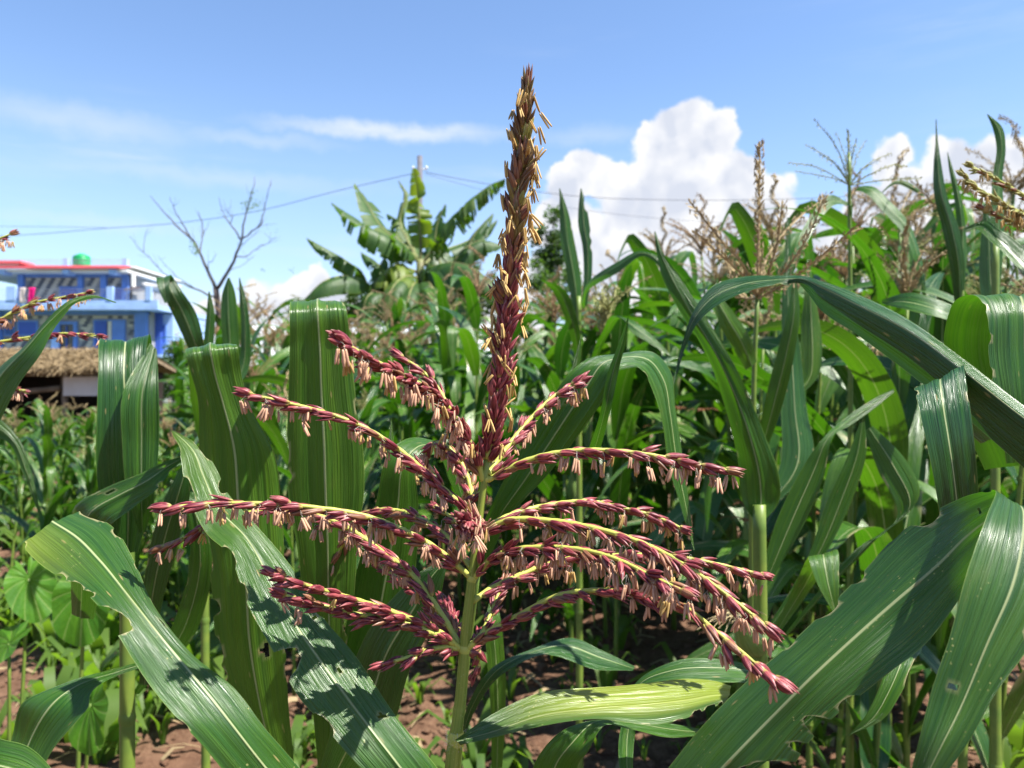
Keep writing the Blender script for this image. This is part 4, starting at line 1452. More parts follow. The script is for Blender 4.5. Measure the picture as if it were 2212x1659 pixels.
def hero_leaf(root, rows, mat='leaf', nt=90, ns=12, fold=.10, ripple=.05, bites=(), seed=1, yellow=None, chew=0.0, holes=0):
    """blade through rows of picture points from the base to the tip: left edge, (midrib,) right edge, each (px, py, depth)"""
    q = random.Random(seed)
    full = []
    for r in rows:
        if len(r) == 6:
            a, b = at(*r[:3]), at(*r[3:])
            m_ = (a + b) / 2
            full.append((*a, *m_, *b))
        else:
            full.append((*at(*r[:3]), *at(*r[3:6]), *at(*r[6:])))
    mids = [(*f[3:6], i) for i, f in enumerate(full)]
    cum_ = [0.0]
    for a, b in zip(mids, mids[1:]):
        cum_.append(cum_[-1] + math.dist(a[:3], b[:3]))
    sm = spline([(f[3], f[4], f[5], *f[0:3], *f[6:9]) for f in full], nt)
    if chew:
        bites = list(bites)
        for _ in range(int(9 * chew)):
            bites.append((q.uniform(.12, .97), q.choice((-1, 1)), q.uniform(.006, .022), q.uniform(.04, .16) * chew))
    cutl, cutr = bite_profile(nt, bites, -1, seed + .37), bite_profile(nt, bites, 1, seed + .37)
    three = len(rows[0]) == 9
    v, uv, ed, ye = [], [], [], []
    L = 0.0
    pm = None
    ph = (q.uniform(0, 6), q.uniform(0, 6))
    for i, s in enumerate(sm):
        Mi, Le, Ri = Vector(s[0:3]), Vector(s[3:6]), Vector(s[6:9])
        if pm is not None:
            L += (Mi - pm).length
        pm = Mi
        t = i / (nt - 1)
        nx_i = Vector(sm[min(i + 1, nt - 1)][0:3]) - Vector(sm[max(i - 1, 0)][0:3])
        w = (Ri - Le).length / 2
        nr = nx_i.cross(Ri - Le)
        nr = nr.normalized() if nr.length > 1e-9 else Vector((0, -1, 0))
        lo, hi = -1 + cutl[i], 1 - cutr[i]
        for c in range(ns + 1):
            x = 2 * c / ns - 1
            xx = max(x, lo) if x < 0 else min(x, hi)
            if x < 0 and lo > -.02:
                xx = x * .02
            p = Mi.lerp(Le, -xx) if xx < 0 else Mi.lerp(Ri, xx)
            z = (0 if three else fold * (abs(xx) ** .9)) - .05 * math.exp(-(xx / .07) ** 2)
            z += ripple * xx * xx * math.sin(13 * t + ph[0 if x < 0 else 1]) + .018 * math.sin(xx * 9 + t * 5 + ph[0]) + .010 * math.sin(xx * 23 + ph[1])
            v.append(p + nr * (z * w))
            uv.append((.5 + .5 * xx, L * 3.0))
            cc = cutl[i] if x < 0 else cutr[i]
            ed.append(1.0 if cc > .03 and (xx <= lo + 1e-6 or xx >= hi - 1e-6) else 0.0)
            ye.append(yellow(t, xx) if yellow else 0.0)
    gone = set()
    for _ in range(holes):
        hi_, hc = q.randint(int(nt * .25), int(nt * .92)), q.choice([c for c in range(2, ns - 2) if abs(c - ns / 2) > 1.5])
        for _k in range(q.randint(1, 5)):
            gone.add((hi_, hc))
            hi_ += q.choice((-1, 0, 1, 1))
            hc = min(ns - 3, max(2, hc + q.choice((-1, 0, 0, 1))))
    for (i, c) in gone:
        for w_ in (i * (ns + 1) + c, i * (ns + 1) + c + 1, (i + 1) * (ns + 1) + c, (i + 1) * (ns + 1) + c + 1):
            ed[w_] = .35
    f = []
    for i in range(nt - 1):
        for c in range(ns):
            if (i, c) in gone:
                continue
            f.append((i * (ns + 1) + c, i * (ns + 1) + c + 1, (i + 1) * (ns + 1) + c + 1, (i + 1) * (ns + 1) + c))
    mb = MB().add(v, f, uv, edge=ed, yellow=ye)
    o = mb.build('leaf', M[mat], root, True, root.location)
    # drop the collapsed slivers where the margin was eaten
    me = o.data
    import bmesh
    bm = bmesh.new()
    bm.from_mesh(me)
    bmesh.ops.dissolve_degenerate(bm, edges=bm.edges[:], dist=1e-6)
    bm.to_mesh(me)
    bm.free()
    return o


def plant(label, px, d, group=None):
    return thing('maize_plant', label, 'maize plant', ((px - CX) / F * d, d, 0), group)


def stalk(root, top, radii, mat='stalk', via=()):
    """stalk from the ground under the plant's base through picture points to its top, with nodes"""
    b = root.location.copy()
    pts = [b + Vector((0, 0, -.03)), b + Vector((0, 0, .35))] + [at(*p) for p in via] + [at(*top)]
    path = [Vector(x) for x in spline(pts, 40)]
    mb = MB().tube(path, [radii[0] + (radii[1] - radii[0]) * i / 39 for i in range(40)], 12)
    for i in (6, 12, 18, 24, 30):
        r = radii[0] + (radii[1] - radii[0]) * i / 39
        tdir = (path[i + 1] - path[i]).normalized()
        mb.tube([path[i] - tdir * .007, path[i], path[i] + tdir * .007], [r * 1.01, r * 1.18, r * 1.01], 12, False)
    return mb.build('stalk', M[mat], root, True, b)


# --- spikelets and anthers of the tassel in focus
def spikelet_mesh(tone, splay, seed):
    q = random.Random(seed)
    mb = MB()
    prof_ = [(0, .05), (.07, .15), (.22, .235), (.45, .265), (.68, .205), (.87, .095), (1.0, .012)]
    for g_ in (-1, 1):
        v, f, uv = [], [], []
        n = 7
        ln = q.uniform(.9, 1.05)
        for z, r in prof_:
            for k in range(n):
                a = 2 * math.pi * k / n
                x = r * .62 * math.cos(a) + g_ * (.10 + splay * z * z)
                y = r * .86 * math.sin(a) + .04 * math.sin(z * 3)
                v.append((x, y, z * ln))
                uv.append((k / n * 1.0, z))
        for i in range(len(prof_) - 1):
            for k in range(n):
                f.append((i * n + k, i * n + (k + 1) % n, (i + 1) * n + (k + 1) % n, (i + 1) * n + k))
        f.append(tuple((len(prof_) - 1) * n + k for k in range(n)))
        mb.add(v, f, uv, tone=tone + q.uniform(-.05, .05))
    return mb


SPK = [spikelet_mesh(t, s, i) for i, (t, s) in enumerate(((.0, .05), (.05, .10), (.18, .04), (.10, .28), (.30, .08), (.55, .10), (.75, .06), (.95, .22), (1.85, .12), (1.7, .30)))]
SPK_ME = [m_.mesh('spikelet', M['spikelet']) for m_ in SPK]


def anther_mb(seed):
    q = random.Random(seed)
    mb = MB()
    for g_ in (-1, 1):
        bend = q.uniform(-.10, .10)
        path = [(g_ * (.085 + .07 * z * z) + bend * z, .03 * math.sin(3 * z), -z) for z in (0, .1, .35, .65, .9, 1.0)]
        mb.tube(path, [.04, .085, .10, .10, .08, .025], 6)
    return mb


ANT = [anther_mb(i) for i in range(3)]
ANT_ME = {(i, k): ANT[i].mesh('anther', M[k]) for i in range(3) for k in ('anther', 'anther_tan')}


def frame_mat(p, zdir, roll, s):
    z = zdir.normalized()
    x = z.orthogonal().normalized()
    y = z.cross(x)
    m3 = Matrix((x, y, z)).transposed() @ Matrix.Rotation(roll, 3, 'Z')
    return Matrix.Translation(p) @ m3.to_4x4() @ Matrix.Diagonal((s[0], s[1], s[2], 1))


class Tassel:
    """gathers every spikelet and anther first, so that the ones showing largest can become objects"""

    def __init__(self, root, seed):
        self.root, self.q = root, random.Random(seed)
        self.sp, self.an, self.fil = [], [], MB()

    def branch(self, pts, r0=.0021, r1=.0008, name='tassel_branch', step=.0074, size=.0138, fat=.0085, tones=(0, 1, 2, 3, 4, 0, 1, 2, 4, 5), rows='side', bare=.05, anth=.75, a0=.10, a1=.98, amat='anther', n=60, alen=.0082, tip_big=1.0, tone_fn=None):
        q = self.q
        path = pline(pts, n)
        org = self.root.location
        ob = MB().tube(path, [(r0 + (r1 - r0) * i / (n - 1)) * (1 + .10 * math.sin(i * 1.9)) for i in range(n)], 8).build(name, M['rachis'], self.root, True, org)
        tot = sum((b - a).length for a, b in zip(path, path[1:]))
        k = max(4, int(tot / step))
        down = Vector((0, 0, -1))
        for j in range(k + 1):
            t = bare + (1 - bare) * j / k
            fi = t * (n - 1)
            i = min(n - 2, int(fi))
            p = path[i].lerp(path[i + 1], fi - i)
            tan = (path[i + 1] - path[i]).normalized()
            D = down - tan * down.dot(tan)
            if D.length < .25:
                D = Vector((0, -1, 0)) - tan * tan.y * -1
                D = Vector((0, -1, 0)) - tan * Vector((0, -1, 0)).dot(tan)
            D.normalize()
            S = tan.cross(D)
            rr = r0 + (r1 - r0) * t
            if rows == 'side':
                sg = 1 if j % 2 else -1
                angs = [sg * R(q.gauss(76, 14))]
                if q.random() < .85:
                    angs.append(sg * R(q.gauss(34, 16)))
                if q.random() < .22:
                    angs.append(-sg * R(q.gauss(60, 20)))
                if q.random() < .12:
                    angs.append(R(q.uniform(120, 240)))
            elif rows == 'round':
                angs = [q.uniform(0, 6.28) for _ in range(3)]
            else:
                angs = [2.4 * j + x * 2.094 + q.gauss(0, .2) for x in range(3)]
            last = j == k
            if last:
                angs = [0, 2.1, 4.2]
            for a in angs:
                o = D * math.cos(a) + S * math.sin(a)
                out = .30 + q.gauss(0, .10) + (.28 if q.random() < .08 else 0)
                if last:
                    out = .12
                zd = tan * math.cos(out) + o * math.sin(out)
                ln = size * q.uniform(.85, 1.15) * (1 - .12 * (t > .93))
                tf_ = 1 - .5 * max(0, (t - .75) / .25) ** 1.5 if rows == 'spiral' else q.choice((.72, .9, 1.0, 1.0, 1.08))
                if last and rows == 'spiral':
                    ln *= 1.15
                    out = .03
                    zd = tan * math.cos(out) + o * math.sin(out)
                mid_ = tone_fn(t, q) if tone_fn else q.choice(tones)
                mat4 = frame_mat(p + o * rr * .8 - tan * ln * .25, zd, q.uniform(0, 6.28), (fat * tf_ * q.uniform(.85, 1.15), fat * tf_ * q.uniform(.85, 1.15), ln * (.8 + .2 * tf_)))
                self.sp.append((mat4, mid_, ob, p.y))
                # anthers hang from open spikelets
                if a0 < t < a1 and q.random() < anth * (.55 if math.cos(a) < -.1 else 1.0) * .80:
                    tip = p + zd * ln * .72
                    m_ = q.choice((1, 2, 3))
                    drop = q.uniform(.0015, .0065)
                    for _ in range(m_):
                        e = Vector((q.gauss(0, .22), q.gauss(0, .22), -1)).normalized()
                        st_ = tip + Vector((q.gauss(0, .0014), q.gauss(0, .0014), -drop * q.uniform(.7, 1.2)))
                        if rows != 'side':
                            st_ = p + o * (rr + fat * .62 + abs(q.gauss(0, .0014))) + Vector((0, 0, -drop * .5))
                            e = Vector((q.gauss(0, .38), q.gauss(0, .38), -1 if q.random() < .72 else .7)).normalized()
                        al = alen * q.uniform(.8, 1.15)
                        mt = 'anther_tan' if amat == 'anther_tan' or q.random() < .14 else amat
                        self.an.append((frame_mat(st_, -e, q.uniform(0, 6.28), (al * (.92 if rows == 'side' else .62), al * (.92 if rows == 'side' else .62), al * q.uniform(.9, 1.1))), q.randint(0, 2), mt, ob, p.y))
                        if rows == 'side':
                            self.fil.tube([tip, tip.lerp(st_, .5) + Vector((q.gauss(0, .001), q.gauss(0, .001), 0)), st_], .00011, 3, False)
        return ob

    def finish(self, most=296):
        org = self.root.location
        T = Matrix.Translation(-org)
        self.sp.sort(key=lambda x: x[3])
        self.an.sort(key=lambda x: x[4])
        # spread the singles over the tassel: every branch gets its share of the nearest ones
        rest = MB()
        for i, (m4, k, ob, _) in enumerate(self.sp):
            if i < most:
                o = link('spikelet', SPK_ME[k], ob)
                o.matrix_local = T @ m4
            else:
                s = SPK[k]
                rest.add([(T @ m4) @ Vector(p) for p in s.v], s.f, s.uv, tone=s.a['tone'])
        if rest.v:
            kind(rest.build('spikelets', M['spikelet'], self.root), 'stuff')
        rest = MB()
        for i, (m4, k, mt, ob, _) in enumerate(self.an):
            if i < most:
                o = link('anther', ANT_ME[(k, mt)], ob)
                o.matrix_local = T @ m4
            else:
                s = ANT[k]
                rest.add([(T @ m4) @ Vector(p) for p in s.v], s.f, s.uv, 0 if mt == 'anther' else 1)
        if rest.v:
            kind(rest.build('anthers', [M['anther'], M['anther_tan']], self.root), 'stuff')
        if self.fil.v:
            kind(self.fil.build('filaments', M['filament'], self.root, True, org), 'stuff')


# ---------------- the plant in focus
main = plant('maize plant in the middle with a large open maroon tassel and tall spike', 972, .5)
mo = main.location.copy()
sp_pts = [(972, 2100, .5), (975, 1850, .5), (977, 1659, .5), (985, 1590, .5), (998, 1480, .5), (1003, 1400, .5), (1019, 1250, .5), (1032, 1150, .5), (1045, 1050, .5), (1053, 985, .498)]
path = [Vector(x) for x in spline([mo + Vector((0, 0, -.03)), mo + Vector((0, 0, .5))] + [at(*p) for p in sp_pts], 80)]
rads = []
for p in path:
    y = CY - (p.z - H) / p.y * F
    if y > 1600:
        r = 17.0
    elif y > 1400:
        r = 12.0 + 1.6 * (y - 1400) / 200
    else:
        r = 7.0 + 4.4 * max(0, y - 985) / 415
    rads.append(r / F * .5)
MB().tube(path, rads, 16).build('stalk', M['stalk_hero'], main, True, mo)
# collar with hairs where the flag leaf joins, nodes where branches leave
col_ = MB()
for (px, py, r) in ((986, 1596, 17.5), (1003, 1402, 12.2), (1019, 1250, 10.2), (1033, 1148, 9), (1050, 1035, 8)):
    c = at(px, py, .5)
    k = r / F * .5
    col_.tube([c + Vector((0, 0, -k * .8)), c + Vector((0, 0, -k * .2)), c + Vector((0, 0, k * .3)), c + Vector((0, 0, k * .9))], [k * .9, k * 1.10, k * 1.08, k * .85], 16, False)
col_.build('stalk_node', M['rachis'], main, True, mo)
hr = MB()
qh = random.Random(3)
c = at(986, 1597, .5)
for _ in range(260):
    a = qh.uniform(0, 6.28)
    o = Vector((math.cos(a), math.sin(a), qh.gauss(.1, .3)))
    b = c + Vector((math.cos(a), math.sin(a), 0)) * .0062 + Vector((0, 0, qh.gauss(0, .0035)))
    s = Vector((-math.sin(a), math.cos(a), 0)) * .00012
    e = b + o * qh.uniform(.001, .0034)
    hr.add([b - s, b + s, e], [(0, 1, 2)])
kind(hr.build('collar_hairs', M['filament'], main, False, mo), 'stuff')

hero_leaf(main, [(930, 2000, .5, 975, 1990, .5), (640, 1850, .44, 830, 1830, .46), (490, 1665, .405, 655, 1659, .435), (415, 1570, .40, 590, 1580, .43),
                 (330, 1470, .405, 515, 1480, .435), (265, 1365, .41, 425, 1400, .445), (205, 1285, .42, 345, 1300, .455), (130, 1235, .435, 290, 1190, .475),
                 (75, 1197, .45, 235, 1120, .49), (45, 1165, .455, 175, 1094, .495)], 'leaf_hero', 190, 22, .16, .03,
          [(.735, -1, .030, .55), (.80, -1, .012, .20), (.835, -1, .022, .16), (.875, -1, .014, .12), (.33, -1, .014, .40), (.40, -1, .018, .16), (.46, -1, .01, .10), (.55, -1, .012, .08), (.93, 1, .012, .12), (.98, 1, .02, .14), (1.0, -1, .012, .14), (.86, 1, .008, .06)], 3,
          lambda t, x: .40 * max(0, t - .82) / .18 * max(0, -x) ** .5, 0.0, 2)
hero_leaf(main, [(950, 1800, .5, 990, 1790, .5), (800, 1680, .47, 950, 1665, .485), (700, 1560, .475, 850, 1530, .495), (640, 1490, .48, 765, 1405, .51), (590, 1400, .49, 700, 1330, .52),
                 (540, 1310, .50, 640, 1230, .535), (495, 1190, .515, 560, 1130, .55), (445, 1140, .525, 500, 1065, .56), (402, 1040, .54, 468, 1005, .57), (393, 985, .55, 440, 965, .575), (370, 930, .56, 376, 930, .56)],
          'leaf_hero', 190, 22, .14, .04, [(.455, -1, .026, .62), (.30, -1, .030, .16), (.62, -1, .02, .14), (.70, -1, .03, .18), (.82, 1, .02, .38), (.86, -1, .035, .35), (.93, 1, .03, .30), (.50, 1, .012, .10), (.57, 1, .015, .12), (.96, -1, .02, .2)], 5,
          lambda t, x: .22 * max(0, t - .55), 0.0, 3)
hero_leaf(main, [(983, 1598, .492, 988, 1602, .482, 995, 1610, .485), (1060, 1545, .505, 1065, 1582, .49, 1070, 1592, .478), (1150, 1503, .515, 1155, 1552, .495, 1150, 1573, .478), (1280, 1482, .53, 1282, 1535, .50, 1290, 1556, .478),
                 (1400, 1472, .545, 1400, 1528, .51, 1400, 1562, .480), (1480, 1467, .555, 1476, 1520, .52, 1472, 1552, .487), (1545, 1470, .565, 1535, 1508, .535, 1525, 1535, .505), (1580, 1480, .575, 1575, 1502, .555, 1568, 1518, .54)],
          'leaf_hero', 130, 18, 0, .03, [(.72, 1, .02, .10), (.80, 1, .03, .22), (.88, 1, .04, .30), (.95, 1, .02, .35), (.6, 1, .015, .06)], 8,
          lambda t, x: min(.62, max(0, t - .10) * 2.0) * (1.0 if x < .1 else max(.12, 1 - 1.3 * x)))  # yellow upper half: light shining through the blade put into the colour

T = Tassel(main, 77)


def spike_tone(t, q):
    if t < .42:
        return q.choice((0, 1, 2, 3, 4))
    if t < .6:
        return q.choice((0, 1, 4, 4, 5, 5))
    return q.choice((5, 6, 6, 7, 7, 8))


T.branch([(1052, 990, .498), (1064, 930, .495), (1078, 830, .49), (1092, 700, .485), (1106, 560, .478), (1117, 440, .47), (1129, 320, .465), (1136, 220, .46), (1139, 178, .458)], .0028, .0012, 'tassel_spike', .0046, .0150, .0108, rows='spiral', bare=.01,
         anth=.72, a0=.02, a1=.96, amat='anther_tan', n=90, alen=.0100, tone_fn=spike_tone)
B = T.branch
D0 = .5
B([(1045, 1040, .5), (1030, 990, .495), (1000, 930, .48), (945, 855, .455), (865, 808, .425), (785, 765, .395), (735, 735, .38)], size=.0135, anth=.62, step=.0060)
B([(1044, 1030, .502), (1010, 960, .52), (975, 890, .54), (940, 830, .55), (905, 795, .555), (862, 768, .56)], step=.0075, anth=.25)
B([(1033, 1130, .5), (1000, 1095, .497), (940, 1040, .492), (880, 985, .488), (800, 930, .482), (700, 890, .478), (620, 870, .475), (535, 850, .472)], anth=.9, r0=.0020, step=.0076)
B([(1035, 1155, .5), (1022, 1140, .475), (1010, 1132, .445), (1004, 1128, .412)], step=.0036, rows='round', anth=.5, size=.0130, fat=.0100, tones=(3, 3, 2, 0))
B([(1018, 1248, .5), (980, 1215, .496), (920, 1170, .49), (860, 1140, .485), (780, 1112, .478), (680, 1096, .47), (560, 1087, .462), (450, 1088, .455), (358, 1096, .45)], anth=.85, r0=.0020, step=.0070, size=.0142)
B([(1022, 1232, .505), (967, 1160, .53), (912, 1122, .55), (864, 1104, .57), (800, 1105, .59), (768, 1135, .605), (740, 1180, .615), (696, 1246, .625)], anth=.35, step=.0070, tones=(0, 1, 4, 5))
B([(996, 1400, .5), (976, 1363, .505), (928, 1289, .515), (884, 1234, .525), (829, 1194, .535), (756, 1143, .545), (690, 1114, .552), (600, 1102, .558), (520, 1110, .56), (455, 1132, .56), (400, 1160, .56), (350, 1184, .56)], anth=.75, r0=.0021, step=.0076, tones=(0, 1, 2, 4, 5))
B([(997, 1402, .5), (950, 1366, .493), (860, 1326, .478), (760, 1292, .46), (660, 1263, .44), (585, 1238, .428)], anth=.03, r0=.0020, step=.0062, size=.0128)
B([(980, 1390, .498), (945, 1372, .49), (880, 1347, .482), (760, 1324, .468), (660, 1298, .455), (608, 1283, .45)], anth=.03, step=.0062, size=.0124)
B([(996, 1402, .5), (970, 1398, .497), (925, 1404, .49), (880, 1420, .485), (822, 1436, .48)], anth=.0, step=.0066, size=.0118, tones=(0, 2, 2))
B([(990, 1392, .505), (940, 1322, .525), (890, 1268, .54), (850, 1242, .55), (818, 1224, .556)], anth=.0, step=.0064, size=.0118, tones=(0, 1, 2, 4))
B([(1000, 1402, .505), (986, 1362, .53), (970, 1320, .555), (953, 1290, .575)], anth=.0, step=.0050, size=.0118, rows='round', tones=(0, 1, 2))
B([(1045, 1060, .503), (1024, 1075, .515), (1010, 1030, .53), (985, 983, .54), (948, 955, .545), (925, 965, .548), (918, 992, .55)], anth=1.0, step=.0068, size=.0118)
B([(1035, 1180, .503), (990, 1130, .53), (965, 1110, .545), (940, 1095, .56)], anth=.2, step=.0075, size=.0118)
# right-hand side
B([(1054, 1025, .5), (1100, 960, .515), (1150, 900, .53), (1200, 853, .542), (1258, 820, .55)], anth=.75, step=.0066, size=.0124, tones=(0, 2, 2, 3))
B([(1053, 1038, .5), (1100, 1010, .498), (1180, 982, .495), (1260, 972, .492), (1360, 976, .49), (1460, 992, .488), (1540, 1010, .487), (1578, 1017, .486)], anth=.8, r0=.0019, step=.0078)
B([(1040, 1145, .503), (1110, 1110, .515), (1180, 1092, .525), (1270, 1083, .53), (1340, 1096, .535), (1420, 1117, .538), (1475, 1142, .54)], anth=.8, step=.0068, size=.0126, tones=(0, 2, 2, 3))
B([(1037, 1158, .5), (1090, 1126, .492), (1180, 1124, .482), (1280, 1140, .468), (1380, 1170, .45), (1460, 1208, .435), (1540, 1262, .42), (1605, 1312, .41), (1660, 1356, .403)], anth=.85, r0=.0021, step=.0076, size=.0140)
B([(1022, 1250, .5), (1055, 1212, .494), (1100, 1190, .486), (1179, 1182, .474), (1270, 1190, .458), (1345, 1213, .44), (1399, 1240, .425), (1450, 1264, .415), (1480, 1278, .41)], anth=.85, r0=.0021, step=.0072, size=.0140)
B([(1020, 1300, .503), (1060, 1272, .51), (1099, 1253, .515), (1161, 1227, .522), (1234, 1206, .527), (1344, 1199, .53), (1420, 1198, .53), (1490, 1206, .53), (1550, 1218, .53), (1650, 1242, .53)], anth=.65, step=.0070, size=.0126, tones=(0, 2, 2, 1))
B([(1007, 1402, .5), (1051, 1368, .495), (1124, 1328, .485), (1198, 1289, .474), (1308, 1275, .455), (1399, 1287, .438), (1491, 1318, .42), (1546, 1363, .408), (1601, 1407, .398), (1640, 1440, .39), (1684, 1473, .384)], anth=.30, a0=.5, r0=.0021, step=.0062, size=.0138, tones=(0, 1, 3, 4, 5))
B([(1008, 1402, .505), (1040, 1368, .525), (1062, 1320, .54), (1078, 1280, .55), (1090, 1253, .556)], anth=.0, step=.0062, size=.0118, tones=(4, 5, 1))
B([(1008, 1405, .503), (1030, 1405, .515), (1034, 1425, .52), (1022, 1458, .525)], anth=.0, step=.0066, size=.011, tones=(0, 1, 4))
T.finish()

# ---------------- neighbours on the left
pa = plant('maize plant with two broad leaves folded over at the top, left behind the tassel', 712, .68)
stalk(pa, (712, 1420, .67), (.0105, .0085))
hero_leaf(pa, [(600, 1800, .69, 640, 1790, .69), (545, 1640, .67, 632, 1630, .67), (505, 1530, .66, 622, 1530, .66), (465, 1400, .65, 615, 1380, .65), (450, 1250, .64, 612, 1230, .64), (428, 1100, .635, 603, 1080, .64), (425, 950, .63, 585, 970, .635),
               (424, 860, .625, 540, 880, .63), (408, 800, .62, 520, 810, .625), (398, 760, .62, 511, 746, .62), (400, 748, .633, 509, 737, .633), (406, 762, .66, 505, 755, .66), (415, 860, .70, 490, 870, .70), (440, 1000, .73, 460, 1000, .73)],
          'leaf_light', 150, 16, .14, .03, [(.30, -1, .02, .14), (.36, -1, .012, .22), (.26, -1, .01, .1), (.44, -1, .03, .12)], 21, None, .5, 1)
hero_leaf(pa, [(690, 1700, .66, 740, 1700, .66), (672, 1500, .64, 760, 1480, .64), (655, 1300, .62, 765, 1280, .62), (640, 1180, .61, 775, 1150, .615), (621, 1070, .605, 786, 1060, .61), (618, 960, .60, 783, 960, .605), (622, 850, .595, 767, 850, .6),
               (625, 750, .59, 757, 750, .595), (625, 668, .59, 747, 662, .59), (627, 651, .603, 745, 648, .603), (632, 668, .635, 741, 664, .635), (650, 800, .68, 735, 800, .68), (680, 950, .70, 700, 950, .70)],
          'leaf_light', 150, 16, .07, .025, [(.26, 1, .03, .45), (.22, 1, .02, .3), (.56, 1, .012, .06), (.72, 1, .02, .10), (.47, -1, .008, .12)], 22, None, .4, 1)
hero_leaf(pa, [(690, 1560, .67, 770, 1580, .67), (740, 1380, .65, 870, 1380, .65), (775, 1220, .63, 900, 1220, .64), (812, 1090, .62, 905, 1100, .63), (845, 972, .615, 905, 1015, .625), (880, 945, .632, 925, 985, .632), (935, 948, .66, 950, 985, .65), (985, 1000, .70, 975, 1040, .69), (1010, 1100, .72, 1005, 1110, .72)],
          'leaf', 90, 12, .16, .04, [], 23, None, .3)
hero_leaf(pa, [(800, 1200, .665, 850, 1200, .665), (822, 1080, .665, 862, 1080, .665), (836, 980, .668, 853, 985, .668), (845, 903, .67, 846, 903, .67)], 'leaf_light', 40, 8, .2, .02, [], 24)
hero_leaf(pa, [(690, 1660, .63, 760, 1680, .63), (745, 1480, .605, 850, 1560, .60), (790, 1370, .595, 885, 1445, .59), (850, 1290, .588, 940, 1335, .585), (920, 1228, .585, 960, 1245, .583), (966, 1208, .585, 968, 1213, .585)], 'leaf_dark', 80, 12, .12, .03, [], 25, None, .3)

pb = plant('maize plant with a dark leaf folded double in front of the thatched shed', 275, .95)
stalk(pb, (275, 1010, .93), (.011, .008))
hero_leaf(pb, [(262, 1300, .95, 290, 1300, .95), (240, 1000, .91, 320, 1000, .91), (228, 820, .87, 328, 815, .87), (221, 747, .835, 326, 737, .835), (217, 743, .805, 323, 734, .805), (215, 800, .78, 318, 800, .785), (212, 900, .77, 330, 880, .775), (210, 1000, .77, 335, 980, .775), (222, 1100, .775, 330, 1080, .78), (250, 1200, .785, 300, 1190, .785)],
          'leaf_dark', 110, 14, .12, .03, [], 31, None, .3)
hero_leaf(pb, [(326, 742, .80, 340, 756, .79), (268, 850, .762, 345, 850, .762), (265, 950, .757, 345, 960, .76), (275, 1060, .757, 335, 1070, .757), (300, 1150, .765, 315, 1150, .765)], 'leaf', 60, 10, .10, .03, [], 32, None, .3)
hero_leaf(pb, [(150, 1330, .80, 200, 1340, .78), (150, 1180, .75, 225, 1190, .72), (162, 1086, .72, 240, 1125, .69), (230, 1050, .71, 292, 1088, .69), (300, 1022, .70, 342, 1052, .69), (360, 996, .70, 376, 1011, .70), (403, 983, .70, 404, 985, .70)], 'leaf', 90, 12, .10, .03, [(.86, 1, .012, .3), (.92, 1, .012, .2)], 33, None, .4, 2)
hero_leaf(pb, [(300, 1480, .92, 325, 1480, .92), (305, 1300, .88, 350, 1300, .88), (330, 1150, .86, 390, 1150, .86), (372, 1040, .85, 410, 1060, .85), (405, 985, .85, 412, 995, .85)], 'leaf_dark', 60, 10, .12, .04, [], 34, None, .4)
hero_leaf(pb, [(285, 1500, .94, 300, 1500, .94), (380, 1330, .90, 430, 1350, .90), (410, 1180, .88, 455, 1180, .88), (400, 1100, .88, 430, 1080, .88), (380, 1050, .89, 384, 1046, .89)], 'leaf', 60, 10, .12, .05, [], 35, None, .5)

pc = plant('maize plant at the left edge with reddish tassel branches reaching into the picture', -190, .86)
stalk(pc, (-190, 860, .86), (.011, .004), 'stalk', ((-190, 1300, .86),))
hero_leaf(pc, [(-185, 1150, .80, -150, 1170, .78), (-110, 960, .73, -60, 1000, .71), (-15, 792, .70, 30, 822, .68), (42, 742, .69, 78, 758, .67), (95, 690, .685, 117, 703, .68), (155, 645, .69, 167, 655, .69), (197, 635, .70, 207, 642, .70), (250, 652, .71, 251, 655, .71)], 'leaf', 90, 12, .30, .03, [(.9, 1, .02, .3), (.94, -1, .02, .3)], 41)
hero_leaf(pc, [(-180, 1000, .90, -160, 1020, .90), (-70, 880, .88, -60, 920, .88), (0, 905, .88, -5, 945, .88), (40, 948, .88, 20, 960, .88), (66, 1015, .88, 48, 1020, .88), (88, 1115, .88, 86, 1116, .88)], 'leaf', 60, 8, .15, .04, [], 42)
T2 = Tassel(pc, 5)
T2.branch([(-190, 865, .86), (-150, 780, .86), (-80, 715, .87), (0, 689, .875), (67, 656, .88), (133, 642, .885), (190, 632, .89)], step=.0105, tones=(0, 3, 4, 5, 9), anth=.9, size=.0125, amat='anther', name='tassel_branch')
T2.branch([(-190, 865, .86), (-150, 800, .85), (-80, 755, .845), (0, 738, .84), (67, 728, .84), (133, 720, .84), (214, 726, .84)], step=.0105, tones=(0, 1, 3, 4, 9), anth=.25, size=.0142)
T2.branch([(-190, 865, .86), (-140, 835, .85), (-80, 825, .845), (-20, 826, .84), (17, 835, .84), (50, 845, .84)], step=.0085, tones=(0, 3, 4, 5, 9), anth=.8, size=.0120)
T2.branch([(-190, 865, .86), (-160, 700, .86), (-90, 570, .87), (-40, 530, .88), (0, 514, .885), (26, 504, .89)], step=.0110, tones=(4, 5, 3), anth=.8, size=.0128)
T2.branch([(-190, 865, .86), (-195, 700, .86), (-192, 560, .86), (-188, 430, .86)], step=.0060, tones=(4, 5, 6), rows='spiral', anth=.5, name='tassel_spike', amat='anther_tan')
T2.finish(60)

